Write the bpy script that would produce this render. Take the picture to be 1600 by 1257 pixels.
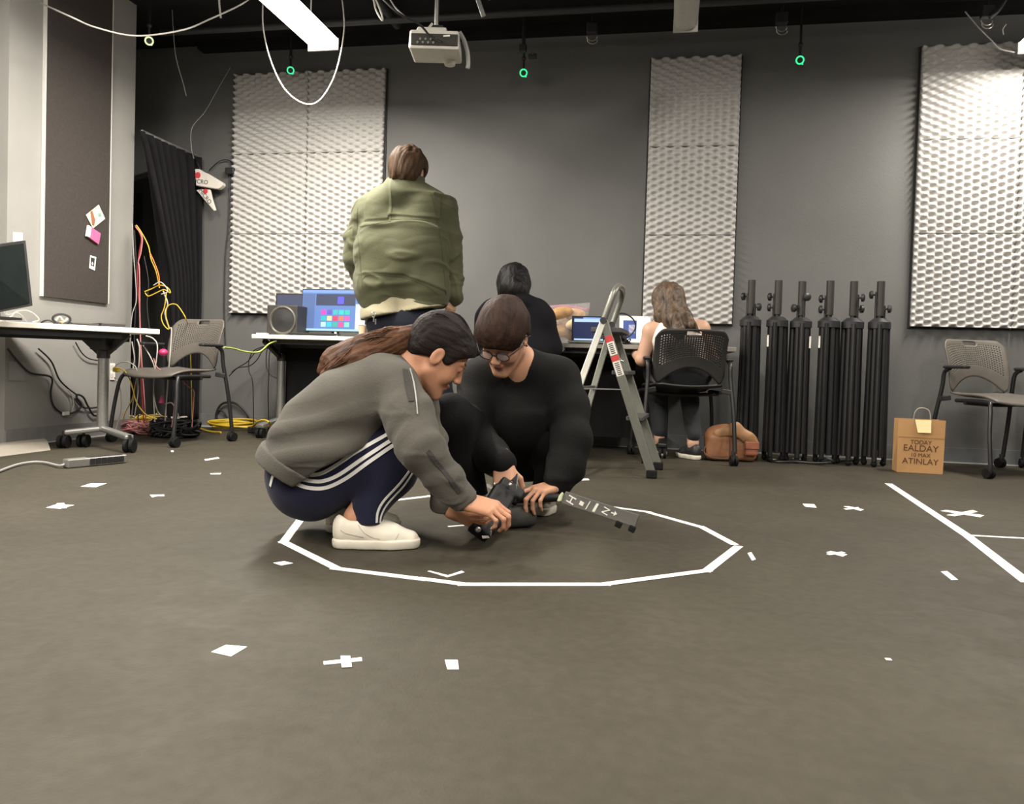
import bpy, bmesh, math, random
import numpy as np
from mathutils import Vector, Matrix
from mathutils.bvhtree import BVHTree
random.seed(7)
np.random.seed(7)
for o in list(bpy.data.objects):
    bpy.data.objects.remove(o)
SC = bpy.context.scene
COL = SC.collection

# ---------------------------------------------------------------- camera
FPX = 1251.8
CAM = Vector((0, 0, 0.5614))
YAW, PITCH, ROLL = math.radians(10.93), math.radians(1.577), math.radians(1.725)
FWD = Vector((-math.sin(YAW)*math.cos(PITCH), math.cos(YAW)*math.cos(PITCH), -math.sin(PITCH)))
R0 = Vector((math.cos(YAW), math.sin(YAW), 0))
U0 = R0.cross(FWD)
RGT = R0*math.cos(ROLL) + U0*math.sin(ROLL)
UPV = -R0*math.sin(ROLL) + U0*math.cos(ROLL)
cd = bpy.data.cameras.new('camera')
co = bpy.data.objects.new('camera', cd)
COL.objects.link(co)
mw = Matrix.Identity(4)
for i in range(3):
    mw[i][0], mw[i][1], mw[i][2], mw[i][3] = RGT[i], UPV[i], -FWD[i], CAM[i]
co.matrix_world = mw
cd.sensor_width = 36
cd.sensor_fit = 'HORIZONTAL'
cd.lens = FPX/1600*36
cd.shift_y = -24.5/1600
cd.clip_start = 0.05
SC.camera = co
# ---------------------------------------------------------------- world, exposure
w = bpy.data.worlds.new('world')
SC.world = w
w.use_nodes = True
w.node_tree.nodes['Background'].inputs[0].default_value = (0.02, 0.02, 0.022, 1)
w.node_tree.nodes['Background'].inputs[1].default_value = 0.2
SC.view_settings.view_transform = 'Standard'
SC.view_settings.look = 'None'
SC.view_settings.gamma = 1
SC.view_settings.use_curve_mapping = False
SC.view_settings.exposure = 1.15
LAMP_W = 30.0        # power of one lit ceiling light, in watts
# ---------------------------------------------------------------- where a photo point lies in the room
def ray(px, py):
    return FWD + RGT*((px-800)/FPX) - UPV*((py-604)/FPX)
def at(px, py, d):
    return CAM + ray(px, py)*d
def flr(px, py, z=0.0):
    r = ray(px, py)
    return CAM + r*((z-CAM.z)/r.z)
def atY(px, py, Y):
    r = ray(px, py)
    return CAM + r*(Y/r.y)
def atX(px, py, X):
    r = ray(px, py)
    return CAM + r*(X/r.x)
V = Vector
TOCAM = Vector((-FWD.x, -FWD.y, 0)).normalized()
SIDE = Vector((RGT.x, RGT.y, 0)).normalized()
UZ = Vector((0, 0, 1))
def axes(r, b, u):
    return (SIDE*r + TOCAM*b + UZ*u)

# ---------------------------------------------------------------- materials
MATS = {}
def s2l(c):
    return tuple(((x/255)/12.92 if x/255 <= 0.04045 else ((x/255+0.055)/1.055)**2.4) for x in c)
def mat(name, col, rough=0.6, metal=0.0, var=0.12, scale=18.0, bump=0.0, bscale=60.0, spec=0.5, stretch=None, sheen=0.0, emit=None, estr=0.0, alpha=None, trans=0.0):
    if name in MATS:
        return MATS[name]
    m = bpy.data.materials.new(name)
    m.use_nodes = True
    nt = m.node_tree
    b = nt.nodes['Principled BSDF']
    c = s2l(col) if max(col) > 1.0 else col
    tc = nt.nodes.new('ShaderNodeTexCoord')
    mp = nt.nodes.new('ShaderNodeMapping')
    nt.links.new(tc.outputs['Object'], mp.inputs[0])
    if stretch:
        mp.inputs['Scale'].default_value = stretch
    n = nt.nodes.new('ShaderNodeTexNoise')
    n.inputs['Scale'].default_value = scale
    n.inputs['Detail'].default_value = 4
    nt.links.new(mp.outputs[0], n.inputs['Vector'])
    r = nt.nodes.new('ShaderNodeValToRGB')
    r.color_ramp.elements[0].position = 0.3
    r.color_ramp.elements[1].position = 0.7
    r.color_ramp.elements[0].color = (*[max(0, x*(1-var)) for x in c], 1)
    r.color_ramp.elements[1].color = (*[min(1, x*(1+var)) for x in c], 1)
    nt.links.new(n.outputs['Fac'], r.inputs[0])
    nt.links.new(r.outputs[0], b.inputs['Base Color'])
    b.inputs['Roughness'].default_value = rough
    b.inputs['Metallic'].default_value = metal
    b.inputs['Specular IOR Level'].default_value = spec
    if sheen:
        b.inputs['Sheen Weight'].default_value = sheen
    if trans:
        b.inputs['Transmission Weight'].default_value = trans
    if alpha is not None:
        b.inputs['Alpha'].default_value = alpha
    if bump:
        n2 = nt.nodes.new('ShaderNodeTexNoise')
        n2.inputs['Scale'].default_value = bscale
        n2.inputs['Detail'].default_value = 3
        nt.links.new(mp.outputs[0], n2.inputs['Vector'])
        bp = nt.nodes.new('ShaderNodeBump')
        bp.inputs['Strength'].default_value = bump
        bp.inputs['Distance'].default_value = 0.01
        nt.links.new(n2.outputs['Fac'], bp.inputs['Height'])
        nt.links.new(bp.outputs[0], b.inputs['Normal'])
    if emit:
        b.inputs['Emission Color'].default_value = (*emit, 1)
        b.inputs['Emission Strength'].default_value = estr
    MATS[name] = m
    return m

# ---------------------------------------------------------------- objects
def tag(o, label=None, cat=None, group=None, kind=None):
    if label: o['label'] = label
    if cat: o['category'] = cat
    if group: o['group'] = group
    if kind: o['kind'] = kind
    return o
def thing(name, loc, label, cat, group=None, rz=0.0):
    o = bpy.data.objects.new(name, None)
    o.empty_display_size = 0.1
    COL.objects.link(o)
    o.location = loc
    o.rotation_euler = (0, 0, rz)
    return tag(o, label, cat, group)
def rootloc(o):
    p = Vector((0, 0, 0))
    while o is not None:
        p = p + o.location
        o = o.parent
    return p
def mesh_obj(name, me, parent=None, world=True):
    o = bpy.data.objects.new(name, me)
    COL.objects.link(o)
    if parent is not None:
        o.parent = parent
        if world:
            off = rootloc(parent)
            me.transform(Matrix.Translation(-off))
    elif world:
        n = len(me.vertices)
        a = np.empty(n*3, dtype=np.float32)
        me.vertices.foreach_get('co', a)
        a = a.reshape(-1, 3)
        lo, hi = a.min(0), a.max(0)
        c = Vector((float(lo[0]+hi[0])/2, float(lo[1]+hi[1])/2, float(lo[2])))
        me.transform(Matrix.Translation(-c))
        o.location = c
    return o
def dup(root, loc, rz, label=None, group=None):
    r = root.copy()
    COL.objects.link(r)
    r.location = loc
    r.rotation_euler = (0, 0, rz)
    if label: r['label'] = label
    if group: r['group'] = group
    for ch in list(root.children):
        c = ch.copy()
        COL.objects.link(c)
        c.parent = r
        for g in ch.children:
            d = g.copy()
            COL.objects.link(d)
            d.parent = c
    return r

def perp(d):
    d = d.normalized()
    a = Vector((0, 0, 1)) if abs(d.z) < 0.9 else Vector((1, 0, 0))
    u = d.cross(a).normalized()
    return u, d.cross(u).normalized()

class MB:
    def __init__(s):
        s.v, s.f, s.m = [], [], []
    def add(s, vs, fs, mi=0):
        b = len(s.v)
        s.v += [tuple(x) for x in vs]
        s.f += [tuple(b+i for i in f) for f in fs]
        s.m += [mi]*len(fs)
        return s
    def box(s, c, size, M=None, mi=0):
        c = Vector(c)
        h = Vector(size)/2
        vs = []
        for x in (-1, 1):
            for y in (-1, 1):
                for z in (-1, 1):
                    p = Vector((x*h.x, y*h.y, z*h.z))
                    vs.append(c + (M @ p if M is not None else p))
        s.add(vs, [(0,1,3,2),(4,6,7,5),(0,4,5,1),(2,3,7,6),(0,2,6,4),(1,5,7,3)], mi)
        return s
    def bar(s, a, b, w, h, up=None, mi=0):
        a, b = Vector(a), Vector(b)
        d = (b-a).normalized()
        up = Vector(up) if up is not None else (Vector((0,0,1)) if abs(d.z) < 0.9 else Vector((0,1,0)))
        x = d.cross(up).normalized()
        z = x.cross(d)
        vs = [p + x*i*w/2 + z*j*h/2 for p in (a, b) for i, j in ((-1,-1),(1,-1),(1,1),(-1,1))]
        s.add(vs, [(0,1,2,3),(7,6,5,4),(0,4,5,1),(1,5,6,2),(2,6,7,3),(3,7,4,0)], mi)
        return s
    def cyl(s, a, b, ra, rb=None, n=16, mi=0, caps=True):
        a, b = Vector(a), Vector(b)
        rb = ra if rb is None else rb
        u, w = perp(b-a)
        vs = []
        for p, r in ((a, ra), (b, rb)):
            for i in range(n):
                t = 2*math.pi*i/n
                vs.append(p + (u*math.cos(t)+w*math.sin(t))*r)
        fs = [(i, (i+1)%n, n+(i+1)%n, n+i) for i in range(n)]
        if caps:
            fs += [tuple(range(n-1, -1, -1)), tuple(range(n, 2*n))]
        s.add(vs, fs, mi)
        return s
    def tube(s, pts, r, n=8, mi=0, closed=False, flat=1.0):
        pts = [Vector(p) for p in pts]
        m = len(pts)
        rr = r if isinstance(r, (list, tuple)) else [r]*m
        u = None
        vs = []
        for i, p in enumerate(pts):
            if closed:
                d = pts[(i+1)%m]-pts[i-1]
            else:
                d = pts[min(i+1, m-1)]-pts[max(i-1, 0)]
            if d.length < 1e-9: d = Vector((0,0,1))
            d.normalize()
            if u is None:
                u, _ = perp(d)
            else:
                u = (u-d*u.dot(d))
                if u.length < 1e-6: u, _ = perp(d)
                u.normalize()
            w = d.cross(u)
            for k in range(n):
                t = 2*math.pi*k/n
                vs.append(p+(u*math.cos(t)+w*math.sin(t)*flat)*rr[i])
        fs = []
        for i in range(m if closed else m-1):
            j = (i+1) % m
            for k in range(n):
                fs.append((i*n+k, i*n+(k+1)%n, j*n+(k+1)%n, j*n+k))
        if not closed:
            fs += [tuple(range(n-1, -1, -1)), tuple((m-1)*n+k for k in range(n))]
        s.add(vs, fs, mi)
        return s
    def lathe(s, o, axis, prof, n=24, mi=0):
        o = Vector(o)
        d = Vector(axis).normalized()
        u, w = perp(d)
        vs = []
        for r, h in prof:
            for k in range(n):
                t = 2*math.pi*k/n
                vs.append(o+d*h+(u*math.cos(t)+w*math.sin(t))*r)
        m = len(prof)
        fs = [(i*n+k, i*n+(k+1)%n, (i+1)*n+(k+1)%n, (i+1)*n+k) for i in range(m-1) for k in range(n)]
        fs += [tuple(range(n-1, -1, -1)), tuple((m-1)*n+k for k in range(n))]
        s.add(vs, fs, mi)
        return s
    def ball(s, c, r, n=12, mi=0, sc=(1,1,1), M=None):
        c = Vector(c)
        vs, fs = [], []
        for i in range(1, n):
            a = math.pi*i/n
            for k in range(2*n):
                t = math.pi*k/n
                p = Vector((math.sin(a)*math.cos(t)*sc[0], math.sin(a)*math.sin(t)*sc[1], math.cos(a)*sc[2]))*r
                vs.append(c+(M @ p if M is not None else p))
        for q in (1, -1):
            p = Vector((0,0,q*sc[2]))*r
            vs.append(c+(M @ p if M is not None else p))
        N = 2*n
        for i in range(n-2):
            for k in range(N):
                fs.append((i*N+k, (i+1)*N+k, (i+1)*N+(k+1)%N, i*N+(k+1)%N))
        t0, t1 = (n-1)*N, (n-1)*N+1
        for k in range(N):
            fs.append((t0, k, (k+1)%N))
            fs.append((t1, (n-2)*N+(k+1)%N, (n-2)*N+k))
        s.add(vs, fs, mi)
        return s
    def prism(s, outline, n, mi=0):
        """outline: list of 3-D points (planar), extruded by the vector n"""
        o = [Vector(p) for p in outline]
        m = len(o)
        n = Vector(n)
        s.add(o+[p+n for p in o], [tuple(range(m-1, -1, -1)), tuple(range(m, 2*m))]+[(i, (i+1)%m, m+(i+1)%m, m+i) for i in range(m)], mi)
        return s
    def ribbon(s, pts, nrm, w, th=0.0015, mi=0):
        """a flat strip of width w that follows pts, nrm = one normal or one per point"""
        pts = [Vector(p) for p in pts]
        m = len(pts)
        ns = nrm if isinstance(nrm, list) else [Vector(nrm)]*m
        vs = []
        for i, p in enumerate(pts):
            d = (pts[min(i+1, m-1)]-pts[max(i-1, 0)]).normalized()
            x = d.cross(ns[i]).normalized()*w/2
            t = ns[i].normalized()*th
            vs += [p-x, p+x, p+x+t, p-x+t]
        fs = []
        for i in range(m-1):
            for k in range(4):
                fs.append((4*i+k, 4*i+(k+1)%4, 4*i+4+(k+1)%4, 4*i+4+k))
        fs += [(3,2,1,0), (4*m-4, 4*m-3, 4*m-2, 4*m-1)]
        s.add(vs, fs, mi)
        return s
    def build(s, name, mats, parent=None, world=True, smooth=False, bevel=0.0, segs=2):
        me = bpy.data.meshes.new(name)
        me.from_pydata(s.v, [], s.f)
        for m in (mats if isinstance(mats, (list, tuple)) else [mats]):
            me.materials.append(m)
        me.polygons.foreach_set('material_index', s.m)
        bm = bmesh.new()
        bm.from_mesh(me)
        bmesh.ops.recalc_face_normals(bm, faces=bm.faces)
        bm.to_mesh(me)
        bm.free()
        o = mesh_obj(name, me, parent, world)
        if smooth:
            me.polygons.foreach_set('use_smooth', [True]*len(me.polygons))
            for e in me.edges:
                pass
            me.set_sharp_from_angle(angle=math.radians(40))
        if bevel:
            b = o.modifiers.new('bevel', 'BEVEL')
            b.width = bevel
            b.segments = segs
            b.limit_method = 'ANGLE'
            b.angle_limit = math.radians(35)
        return o

def crv(pts, n=10, closed=False):
    """Catmull-Rom through pts"""
    P = [Vector(p) for p in pts]
    m = len(P)
    out = []
    for i in range(m if closed else m-1):
        if closed:
            a, b, c, d = P[i-1], P[i], P[(i+1)%m], P[(i+2)%m]
        else:
            a, b, c, d = P[max(i-1,0)], P[i], P[i+1], P[min(i+2,m-1)]
        for k in range(n):
            t = k/n
            out.append(0.5*((2*b)+(c-a)*t+(2*a-5*b+4*c-d)*t*t+(3*b-a-3*c+d)*t**3))
    if not closed:
        out.append(P[-1])
    return out

def text_mesh(txt, size, mats, name, parent, M, depth=0.0006, align='CENTER', font_shear=0.0, world=True):
    cu = bpy.data.curves.new('txt', 'FONT')
    cu.body = txt
    cu.size = size
    cu.align_x = align
    cu.align_y = 'CENTER'
    cu.extrude = depth
    cu.shear = font_shear
    to = bpy.data.objects.new('txt', cu)
    COL.objects.link(to)
    dg = bpy.context.evaluated_depsgraph_get()
    me = bpy.data.meshes.new_from_object(to.evaluated_get(dg))
    bpy.data.objects.remove(to)
    me.transform(M)
    me.materials.clear()
    me.materials.append(mats)
    return mesh_obj(name, me, parent, world)

def frame(o, x, y):
    """matrix whose local x/y run along x/y from o"""
    x = Vector(x).normalized()
    z = x.cross(Vector(y)).normalized()
    y = z.cross(x)
    M = Matrix.Identity(4)
    for i in range(3):
        M[i][0], M[i][1], M[i][2], M[i][3] = x[i], y[i], z[i], o[i]
    return M
# ---------------------------------------------------------------- smooth bodies: distance fields meshed with surface nets
def nv(p):
    return np.array(p, dtype=np.float32)
class Vol:
    def __init__(s, lo, hi, h):
        s.h = h
        s.lo = nv(lo)
        s.n = (np.ceil((nv(hi)-s.lo)/h)+1).astype(int)
        s.F = np.full(tuple(s.n), 0.3, dtype=np.float32)
    def _sl(s, lo, hi):
        a = np.clip(np.floor((lo-s.lo)/s.h).astype(int), 0, s.n-1)
        b = np.clip(np.ceil((hi-s.lo)/s.h).astype(int)+1, 1, s.n)
        if np.any(b <= a): return None
        sl = tuple(slice(i, j) for i, j in zip(a, b))
        g = [s.lo[k]+s.h*np.arange(a[k], b[k], dtype=np.float32) for k in range(3)]
        X, Y, Z = np.meshgrid(*g, indexing='ij')
        return sl, X, Y, Z
    def _put(s, sl, d, k, op):
        A = s.F[sl]
        if op == 'sub':
            d = -d
            if k > 0:
                h = np.clip(0.5-0.5*(A-d)/k, 0, 1)
                s.F[sl] = A*(1-h)+d*h+k*h*(1-h)
            else:
                s.F[sl] = np.maximum(A, d)
        else:
            if k > 0:
                h = np.clip(0.5+0.5*(A-d)/k, 0, 1)
                s.F[sl] = A*(1-h)+d*h-k*h*(1-h)
            else:
                s.F[sl] = np.minimum(A, d)
    def cone(s, a, b, ra, rb, k=0.02, flat=None, ratio=1.0, op='add'):
        """tapered limb; flat = direction in which it is squashed to ratio"""
        a, b = nv(a), nv(b)
        R = max(ra, rb)+k+2*s.h+0.01
        r = s._sl(np.minimum(a, b)-R, np.maximum(a, b)+R)
        if r is None: return s
        sl, X, Y, Z = r
        X, Y, Z = X-a[0], Y-a[1], Z-a[2]
        ab = b-a
        if flat is not None:
            f = nv(Vector(flat).normalized())
            q = (X*f[0]+Y*f[1]+Z*f[2])*(1/ratio-1)
            X, Y, Z = X+q*f[0], Y+q*f[1], Z+q*f[2]
            ab = ab+f*float(ab @ f)*(1/ratio-1)
        L = float(ab @ ab)+1e-12
        t = np.clip((X*ab[0]+Y*ab[1]+Z*ab[2])/L, 0, 1)
        d = np.sqrt((X-t*ab[0])**2+(Y-t*ab[1])**2+(Z-t*ab[2])**2)-(ra+(rb-ra)*t)
        if flat is not None: d = d*max(ratio, 0.5)
        s._put(sl, d, k, op)
        return s
    def chain(s, pts, rs, k=0.02, **kw):
        for i in range(len(pts)-1):
            s.cone(pts[i], pts[i+1], rs[i], rs[i+1], k, **kw)
        return s
    def ell(s, c, r, M=None, k=0.02, op='add'):
        c, r = nv(c), nv(r)
        R = float(r.max())+k+2*s.h+0.01
        q = s._sl(c-R, c+R)
        if q is None: return s
        sl, X, Y, Z = q
        X, Y, Z = X-c[0], Y-c[1], Z-c[2]
        if M is not None:
            m = np.array(M.to_3x3().transposed() if hasattr(M, 'to_3x3') else M.transposed(), dtype=np.float32)
            X, Y, Z = (m[i][0]*X+m[i][1]*Y+m[i][2]*Z for i in range(3))
        k0 = np.sqrt((X/r[0])**2+(Y/r[1])**2+(Z/r[2])**2)
        k1 = np.sqrt((X/r[0]**2)**2+(Y/r[1]**2)**2+(Z/r[2]**2)**2)+1e-6
        s._put(sl, k0*(k0-1)/k1, k, op)
        return s
    def box(s, c, half, M=None, rad=0.01, k=0.01, op='add'):
        c = nv(c)
        hf = nv(half)
        R = float(np.linalg.norm(hf))+k+2*s.h
        q = s._sl(c-R, c+R)
        if q is None: return s
        sl, X, Y, Z = q
        X, Y, Z = X-c[0], Y-c[1], Z-c[2]
        if M is not None:
            m = np.array(M.to_3x3().transposed() if hasattr(M, 'to_3x3') else M.transposed(), dtype=np.float32)
            X, Y, Z = (m[i][0]*X+m[i][1]*Y+m[i][2]*Z for i in range(3))
        a = [np.abs(t)-hf[i]+rad for i, t in enumerate((X, Y, Z))]
        d = np.sqrt(sum(np.maximum(t, 0)**2 for t in a))+np.minimum(np.maximum(np.maximum(a[0], a[1]), a[2]), 0)-rad
        s._put(sl, d, k, op)
        return s
    def cut(s, p, n, k=0.0):
        """remove everything on the side of n"""
        n = nv(Vector(n).normalized())
        g = [s.lo[i]+s.h*np.arange(s.n[i], dtype=np.float32)-float(p[i]) for i in range(3)]
        d = g[0][:,None,None]*n[0]+g[1][None,:,None]*n[1]+g[2][None,None,:]*n[2]
        s.F = np.maximum(s.F, d)
        return s
    def nets(s):
        F = s.F
        F[0], F[-1], F[:,0], F[:,-1], F[:,:,0], F[:,:,-1] = (0.1,)*6
        S = F < 0
        allc = S[:-1,:-1,:-1].copy(); anyc = allc.copy()
        for i in (0,1):
            for j in (0,1):
                for k in (0,1):
                    q = S[i:S.shape[0]-1+i, j:S.shape[1]-1+j, k:S.shape[2]-1+k]
                    allc &= q; anyc |= q
        A = np.argwhere(anyc & ~allc)
        idx = np.full(anyc.shape, -1, dtype=np.int32)
        idx[A[:,0], A[:,1], A[:,2]] = np.arange(len(A))
        acc = np.zeros((len(A), 3)); cnt = np.zeros(len(A))
        C = [(i,j,k) for i in (0,1) for j in (0,1) for k in (0,1)]
        val = {c: F[A[:,0]+c[0], A[:,1]+c[1], A[:,2]+c[2]].astype(float) for c in C}
        for c in C:
            for ax in range(3):
                if c[ax] == 0:
                    e = list(c); e[ax] = 1; e = tuple(e)
                    a, b = val[c], val[e]
                    m = (a < 0) != (b < 0)
                    t = a[m]/(a[m]-b[m])
                    P = np.tile(np.array(c, dtype=float), (m.sum(), 1))
                    P[:,ax] += t
                    acc[m] += P; cnt[m] += 1
        v = s.lo+(A+acc/cnt[:,None])*s.h
        faces = []
        for ax in range(3):
            u, w = (ax+1)%3, (ax+2)%3
            a = [slice(None)]*3; b = [slice(None)]*3
            a[ax] = slice(0, -1); b[ax] = slice(1, None)
            d = S[tuple(a)] != S[tuple(b)]
            E = np.argwhere(d)
            E = E[(E[:,u] > 0) & (E[:,w] > 0) & (E[:,u] < F.shape[u]-1) & (E[:,w] < F.shape[w]-1)]
            if not len(E): continue
            def cell(du, dw):
                q = E.copy(); q[:,u] += du; q[:,w] += dw
                return idx[q[:,0], q[:,1], q[:,2]]
            Q = np.stack([cell(-1,-1), cell(0,-1), cell(0,0), cell(-1,0)], 1)
            flip = ~S[E[:,0], E[:,1], E[:,2]]
            Q[flip] = Q[flip][:, ::-1]
            faces.append(Q)
        Q = np.concatenate(faces)
        return v.astype(np.float32), Q[(Q >= 0).all(1)]

def vol_mesh(vol, name, mats, parent, smooth_it=2, disp=None, paint=None):
    v, q = vol.nets()
    for _ in range(smooth_it):
        acc = np.zeros_like(v); c = np.zeros(len(v), dtype=np.float32)
        for i in range(4):
            j = (i+1)%4
            np.add.at(acc, q[:,i], v[q[:,j]]); np.add.at(c, q[:,i], 1)
            np.add.at(acc, q[:,j], v[q[:,i]]); np.add.at(c, q[:,j], 1)
        v = v*0.5+0.5*acc/np.maximum(c, 1)[:,None]
    if disp is not None:
        n = np.cross(v[q[:,2]]-v[q[:,0]], v[q[:,3]]-v[q[:,1]])
        vn = np.zeros_like(v)
        for i in range(4): np.add.at(vn, q[:,i], n)
        vn /= np.linalg.norm(vn, axis=1)[:,None]+1e-9
        v = v+vn*disp(v, vn)[:,None].astype(np.float32)
    me = bpy.data.meshes.new(name)
    me.vertices.add(len(v)); me.vertices.foreach_set('co', v.ravel())
    me.loops.add(q.size); me.loops.foreach_set('vertex_index', q.ravel().astype(np.int32))
    me.polygons.add(len(q))
    me.polygons.foreach_set('loop_start', np.arange(0, q.size, 4, dtype=np.int32))
    me.polygons.foreach_set('use_smooth', np.ones(len(q), dtype=bool))
    me.update(calc_edges=True)
    mats = mats if isinstance(mats, (list, tuple)) else [mats]
    for m in mats: me.materials.append(m)
    if paint:
        c = v[q].mean(1)
        mi = np.zeros(len(q), dtype=np.int32)
        for k, M, p, r in paint:       # slot, frame, centre, radii
            d = c-nv(p)
            if M is not None: d = d @ np.array(M.to_3x3(), dtype=np.float32)
            mi[((d/nv(r))**2).sum(1) < 1] = k
        me.polygons.foreach_set('material_index', mi)
    me.validate()
    o = mesh_obj(name, me, parent)
    o['nv'] = len(v)
    del o['nv']
    return o

def noise3(P, sc, seed=0):
    """cheap smooth value noise from warped sines, about -1..1"""
    r = np.random.RandomState(seed)
    out = np.zeros(len(P))
    Q = P*sc
    for i in range(5):
        a = r.normal(size=3); a /= np.linalg.norm(a)
        b = r.normal(size=3)
        out += np.sin(Q @ a*(1+0.45*i)+1.7*np.sin(Q @ b*0.5+i)+r.uniform(0, 6))/(1+0.3*i)
    return out/2.6

def folds(P, dirv, wl, amp, seed=0, sharp=2.0):
    """cloth folds: ridges across dirv with wandering phase"""
    d = nv(Vector(dirv).normalized())
    ph = (P @ d)*2*np.pi/wl+2.2*noise3(P, 6.0, seed)
    s = np.sin(ph)
    return amp*(np.sign(s)*np.abs(s)**(1/sharp)*0.5+0.5*s)*(0.55+0.45*noise3(P, 9.0, seed+3))

def local(o):
    me = o.data
    mwi = rootloc(o)
    a = np.empty(len(me.vertices)*3, dtype=np.float32)
    me.vertices.foreach_get('co', a)
    a = a.reshape(-1, 3)+nv(mwi)
    return BVHTree.FromPolygons([Vector(map(float, p)) for p in a], [tuple(p.vertices) for p in me.polygons])
def cast(bvh, px, py):
    r = ray(px, py).normalized()
    h = bvh.ray_cast(CAM, r)
    return h[0], h[1]

def head(vol, O, M, s=1.0, nose=1.0, male=False):
    """M columns: face right, forward, up. O = point between the ears."""
    def P(x, y, z): return O+M @ (Vector((x, y, z))*s)
    vol.ell(P(0, -.012, .045), (.072*s, .093*s, .083*s), M, .02)
    vol.ell(P(0, .03, .0), (.064*s, .066*s, .09*s), M, .03)
    jw = .05 if male else .045
    vol.cone(P(-jw, .005, -.055), P(-.014, .078, -.1), .022*s, .017*s, .03)
    vol.cone(P(jw, .005, -.055), P(.014, .078, -.1), .022*s, .017*s, .03)
    vol.ell(P(0, .045, -.07), (.038*s, .04*s, .042*s), M, .025)
    for q in (-1, 1):
        vol.ell(P(q*.036, .062, -.03), (.024*s, .024*s, .026*s), M, .02)       # cheeks
        vol.ell(P(q*.03, .098, .014), (.017*s, .014*s, .0115*s), M, .008, 'sub') # sockets
        vol.ell(P(q*.03, .080, .013), (.0145*s, .0145*s, .0135*s), M, .003)     # lids over the eyes
        vol.cone(P(q*.012, .092, .03), P(q*.045, .08, .032), .008*s, .006*s, .01)
        # ear
        vol.ell(P(q*.076, -.003, .0), (.007*s, .019*s, .032*s), M, .006)
        vol.ell(P(q*.0835, .002, .004), (.005*s, .011*s, .02*s), M, .003, 'sub')
        vol.ell(P(q*.01, .103, -.026), (.009*s, .009*s, .007*s), M, .006)      # nostril wings
    vol.cone(P(0, .092, .02), P(0, .112*nose, -.02), .006*s, .0095*s, .012)
    vol.ell(P(0, .094, -.052), (.022*s, .009*s, .006*s), M, .006)              # lips
    vol.ell(P(0, .091, -.064), (.018*s, .009*s, .006*s), M, .006)
    vol.ell(P(0, .104, -.0575), (.022*s, .006*s, .0016*s), M, .002, 'sub')
    return P
def face_paint(O, M, s=1.0):
    def P(x, y, z): return O+M @ (Vector((x, y, z))*s)
    out = [(1, M, P(0, .095, -.058), (.024*s, .02*s, .0125*s))]
    for q in (-1, 1):
        out.append((2, M, P(q*.03, .1, .0045), (.0155*s, .02*s, .0028*s)))      # lashes
        out.append((2, M, P(q*.031, .095, .036), (.02*s, .02*s, .0042*s)))      # brows
    return out

def hand(vol, W, d, nrm, side, curl, s=1.0, spread=0.25, thumb=(0.5, 0.5), k=.004):
    """W wrist, d towards the fingers, nrm out of the BACK of the hand, side = towards the thumb; curl = 4 x 3 joint angles"""
    d = Vector(d).normalized()
    nrm = (Vector(nrm)-d*Vector(nrm).dot(d)).normalized()
    sd = d.cross(nrm)
    if sd.dot(Vector(side)) < 0: sd = -sd
    L = .092*s
    M = Matrix((sd, d, nrm)).transposed()
    vol.cone(W-d*.03*s, W+d*.012*s, .025*s, .025*s, .01, flat=nrm, ratio=.75)
    vol.box(W+d*L*.5, (.038*s, .048*s, .0125*s), M, .012*s, .012)
    vol.cone(W+d*.02*s+sd*.02*s-nrm*.006*s, W+d*.05*s+sd*.034*s-nrm*.008*s, .016*s, .014*s, .01)
    xs = (.029, .0100, -.0095, -.028)
    ls = ((.043, .026, .021), (.047, .030, .022), (.044, .028, .022), (.035, .021, .019))
    bs = (.088, .093, .089, .081)
    rs = (.0088, .0091, .0086, .0075)
    tips = []
    for f in range(4):
        p = W+d*bs[f]*s+sd*xs[f]*s
        dirv = (d+sd*(xs[f]/.03)*spread*.35).normalized()
        n0 = nrm.copy()
        ax = dirv.cross(n0).normalized()
        a = 0
        r = rs[f]*s
        vol.cone(p-dirv*.02*s, p, r*1.1, r*1.12, .006)
        for j in range(3):
            a += curl[f][j]
            q = Matrix.Rotation(-a, 3, ax) @ dirv
            e = p+q*ls[f][j]*s
            vol.cone(p, e, r, r*.92, k)
            p = e
            r *= .92
        tips.append(p)
    # thumb
    p = W+d*.03*s+sd*.03*s-nrm*.006*s
    t = (d*.75+sd*.85-nrm*thumb[0]).normalized()
    e = p+t*.036*s
    vol.cone(p, e, .0125*s, .0108*s, .008)
    t2 = (t+(d*.5-sd*.55-nrm*.3)*thumb[1]).normalized()
    e2 = e+t2*.03*s
    vol.cone(e, e2, .0105*s, .0095*s, k)
    t3 = (t2+(d*.3-sd*.5-nrm*.3)*thumb[1]).normalized()
    e3 = e2+t3*.022*s
    vol.cone(e2, e3, .0095*s, .008*s, k)
    return tips
def rot3(fwd, up):
    f = Vector(fwd).normalized()
    u = (Vector(up)-f*Vector(up).dot(f)).normalized()
    return Matrix((f.cross(u), f, u)).transposed()
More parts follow.
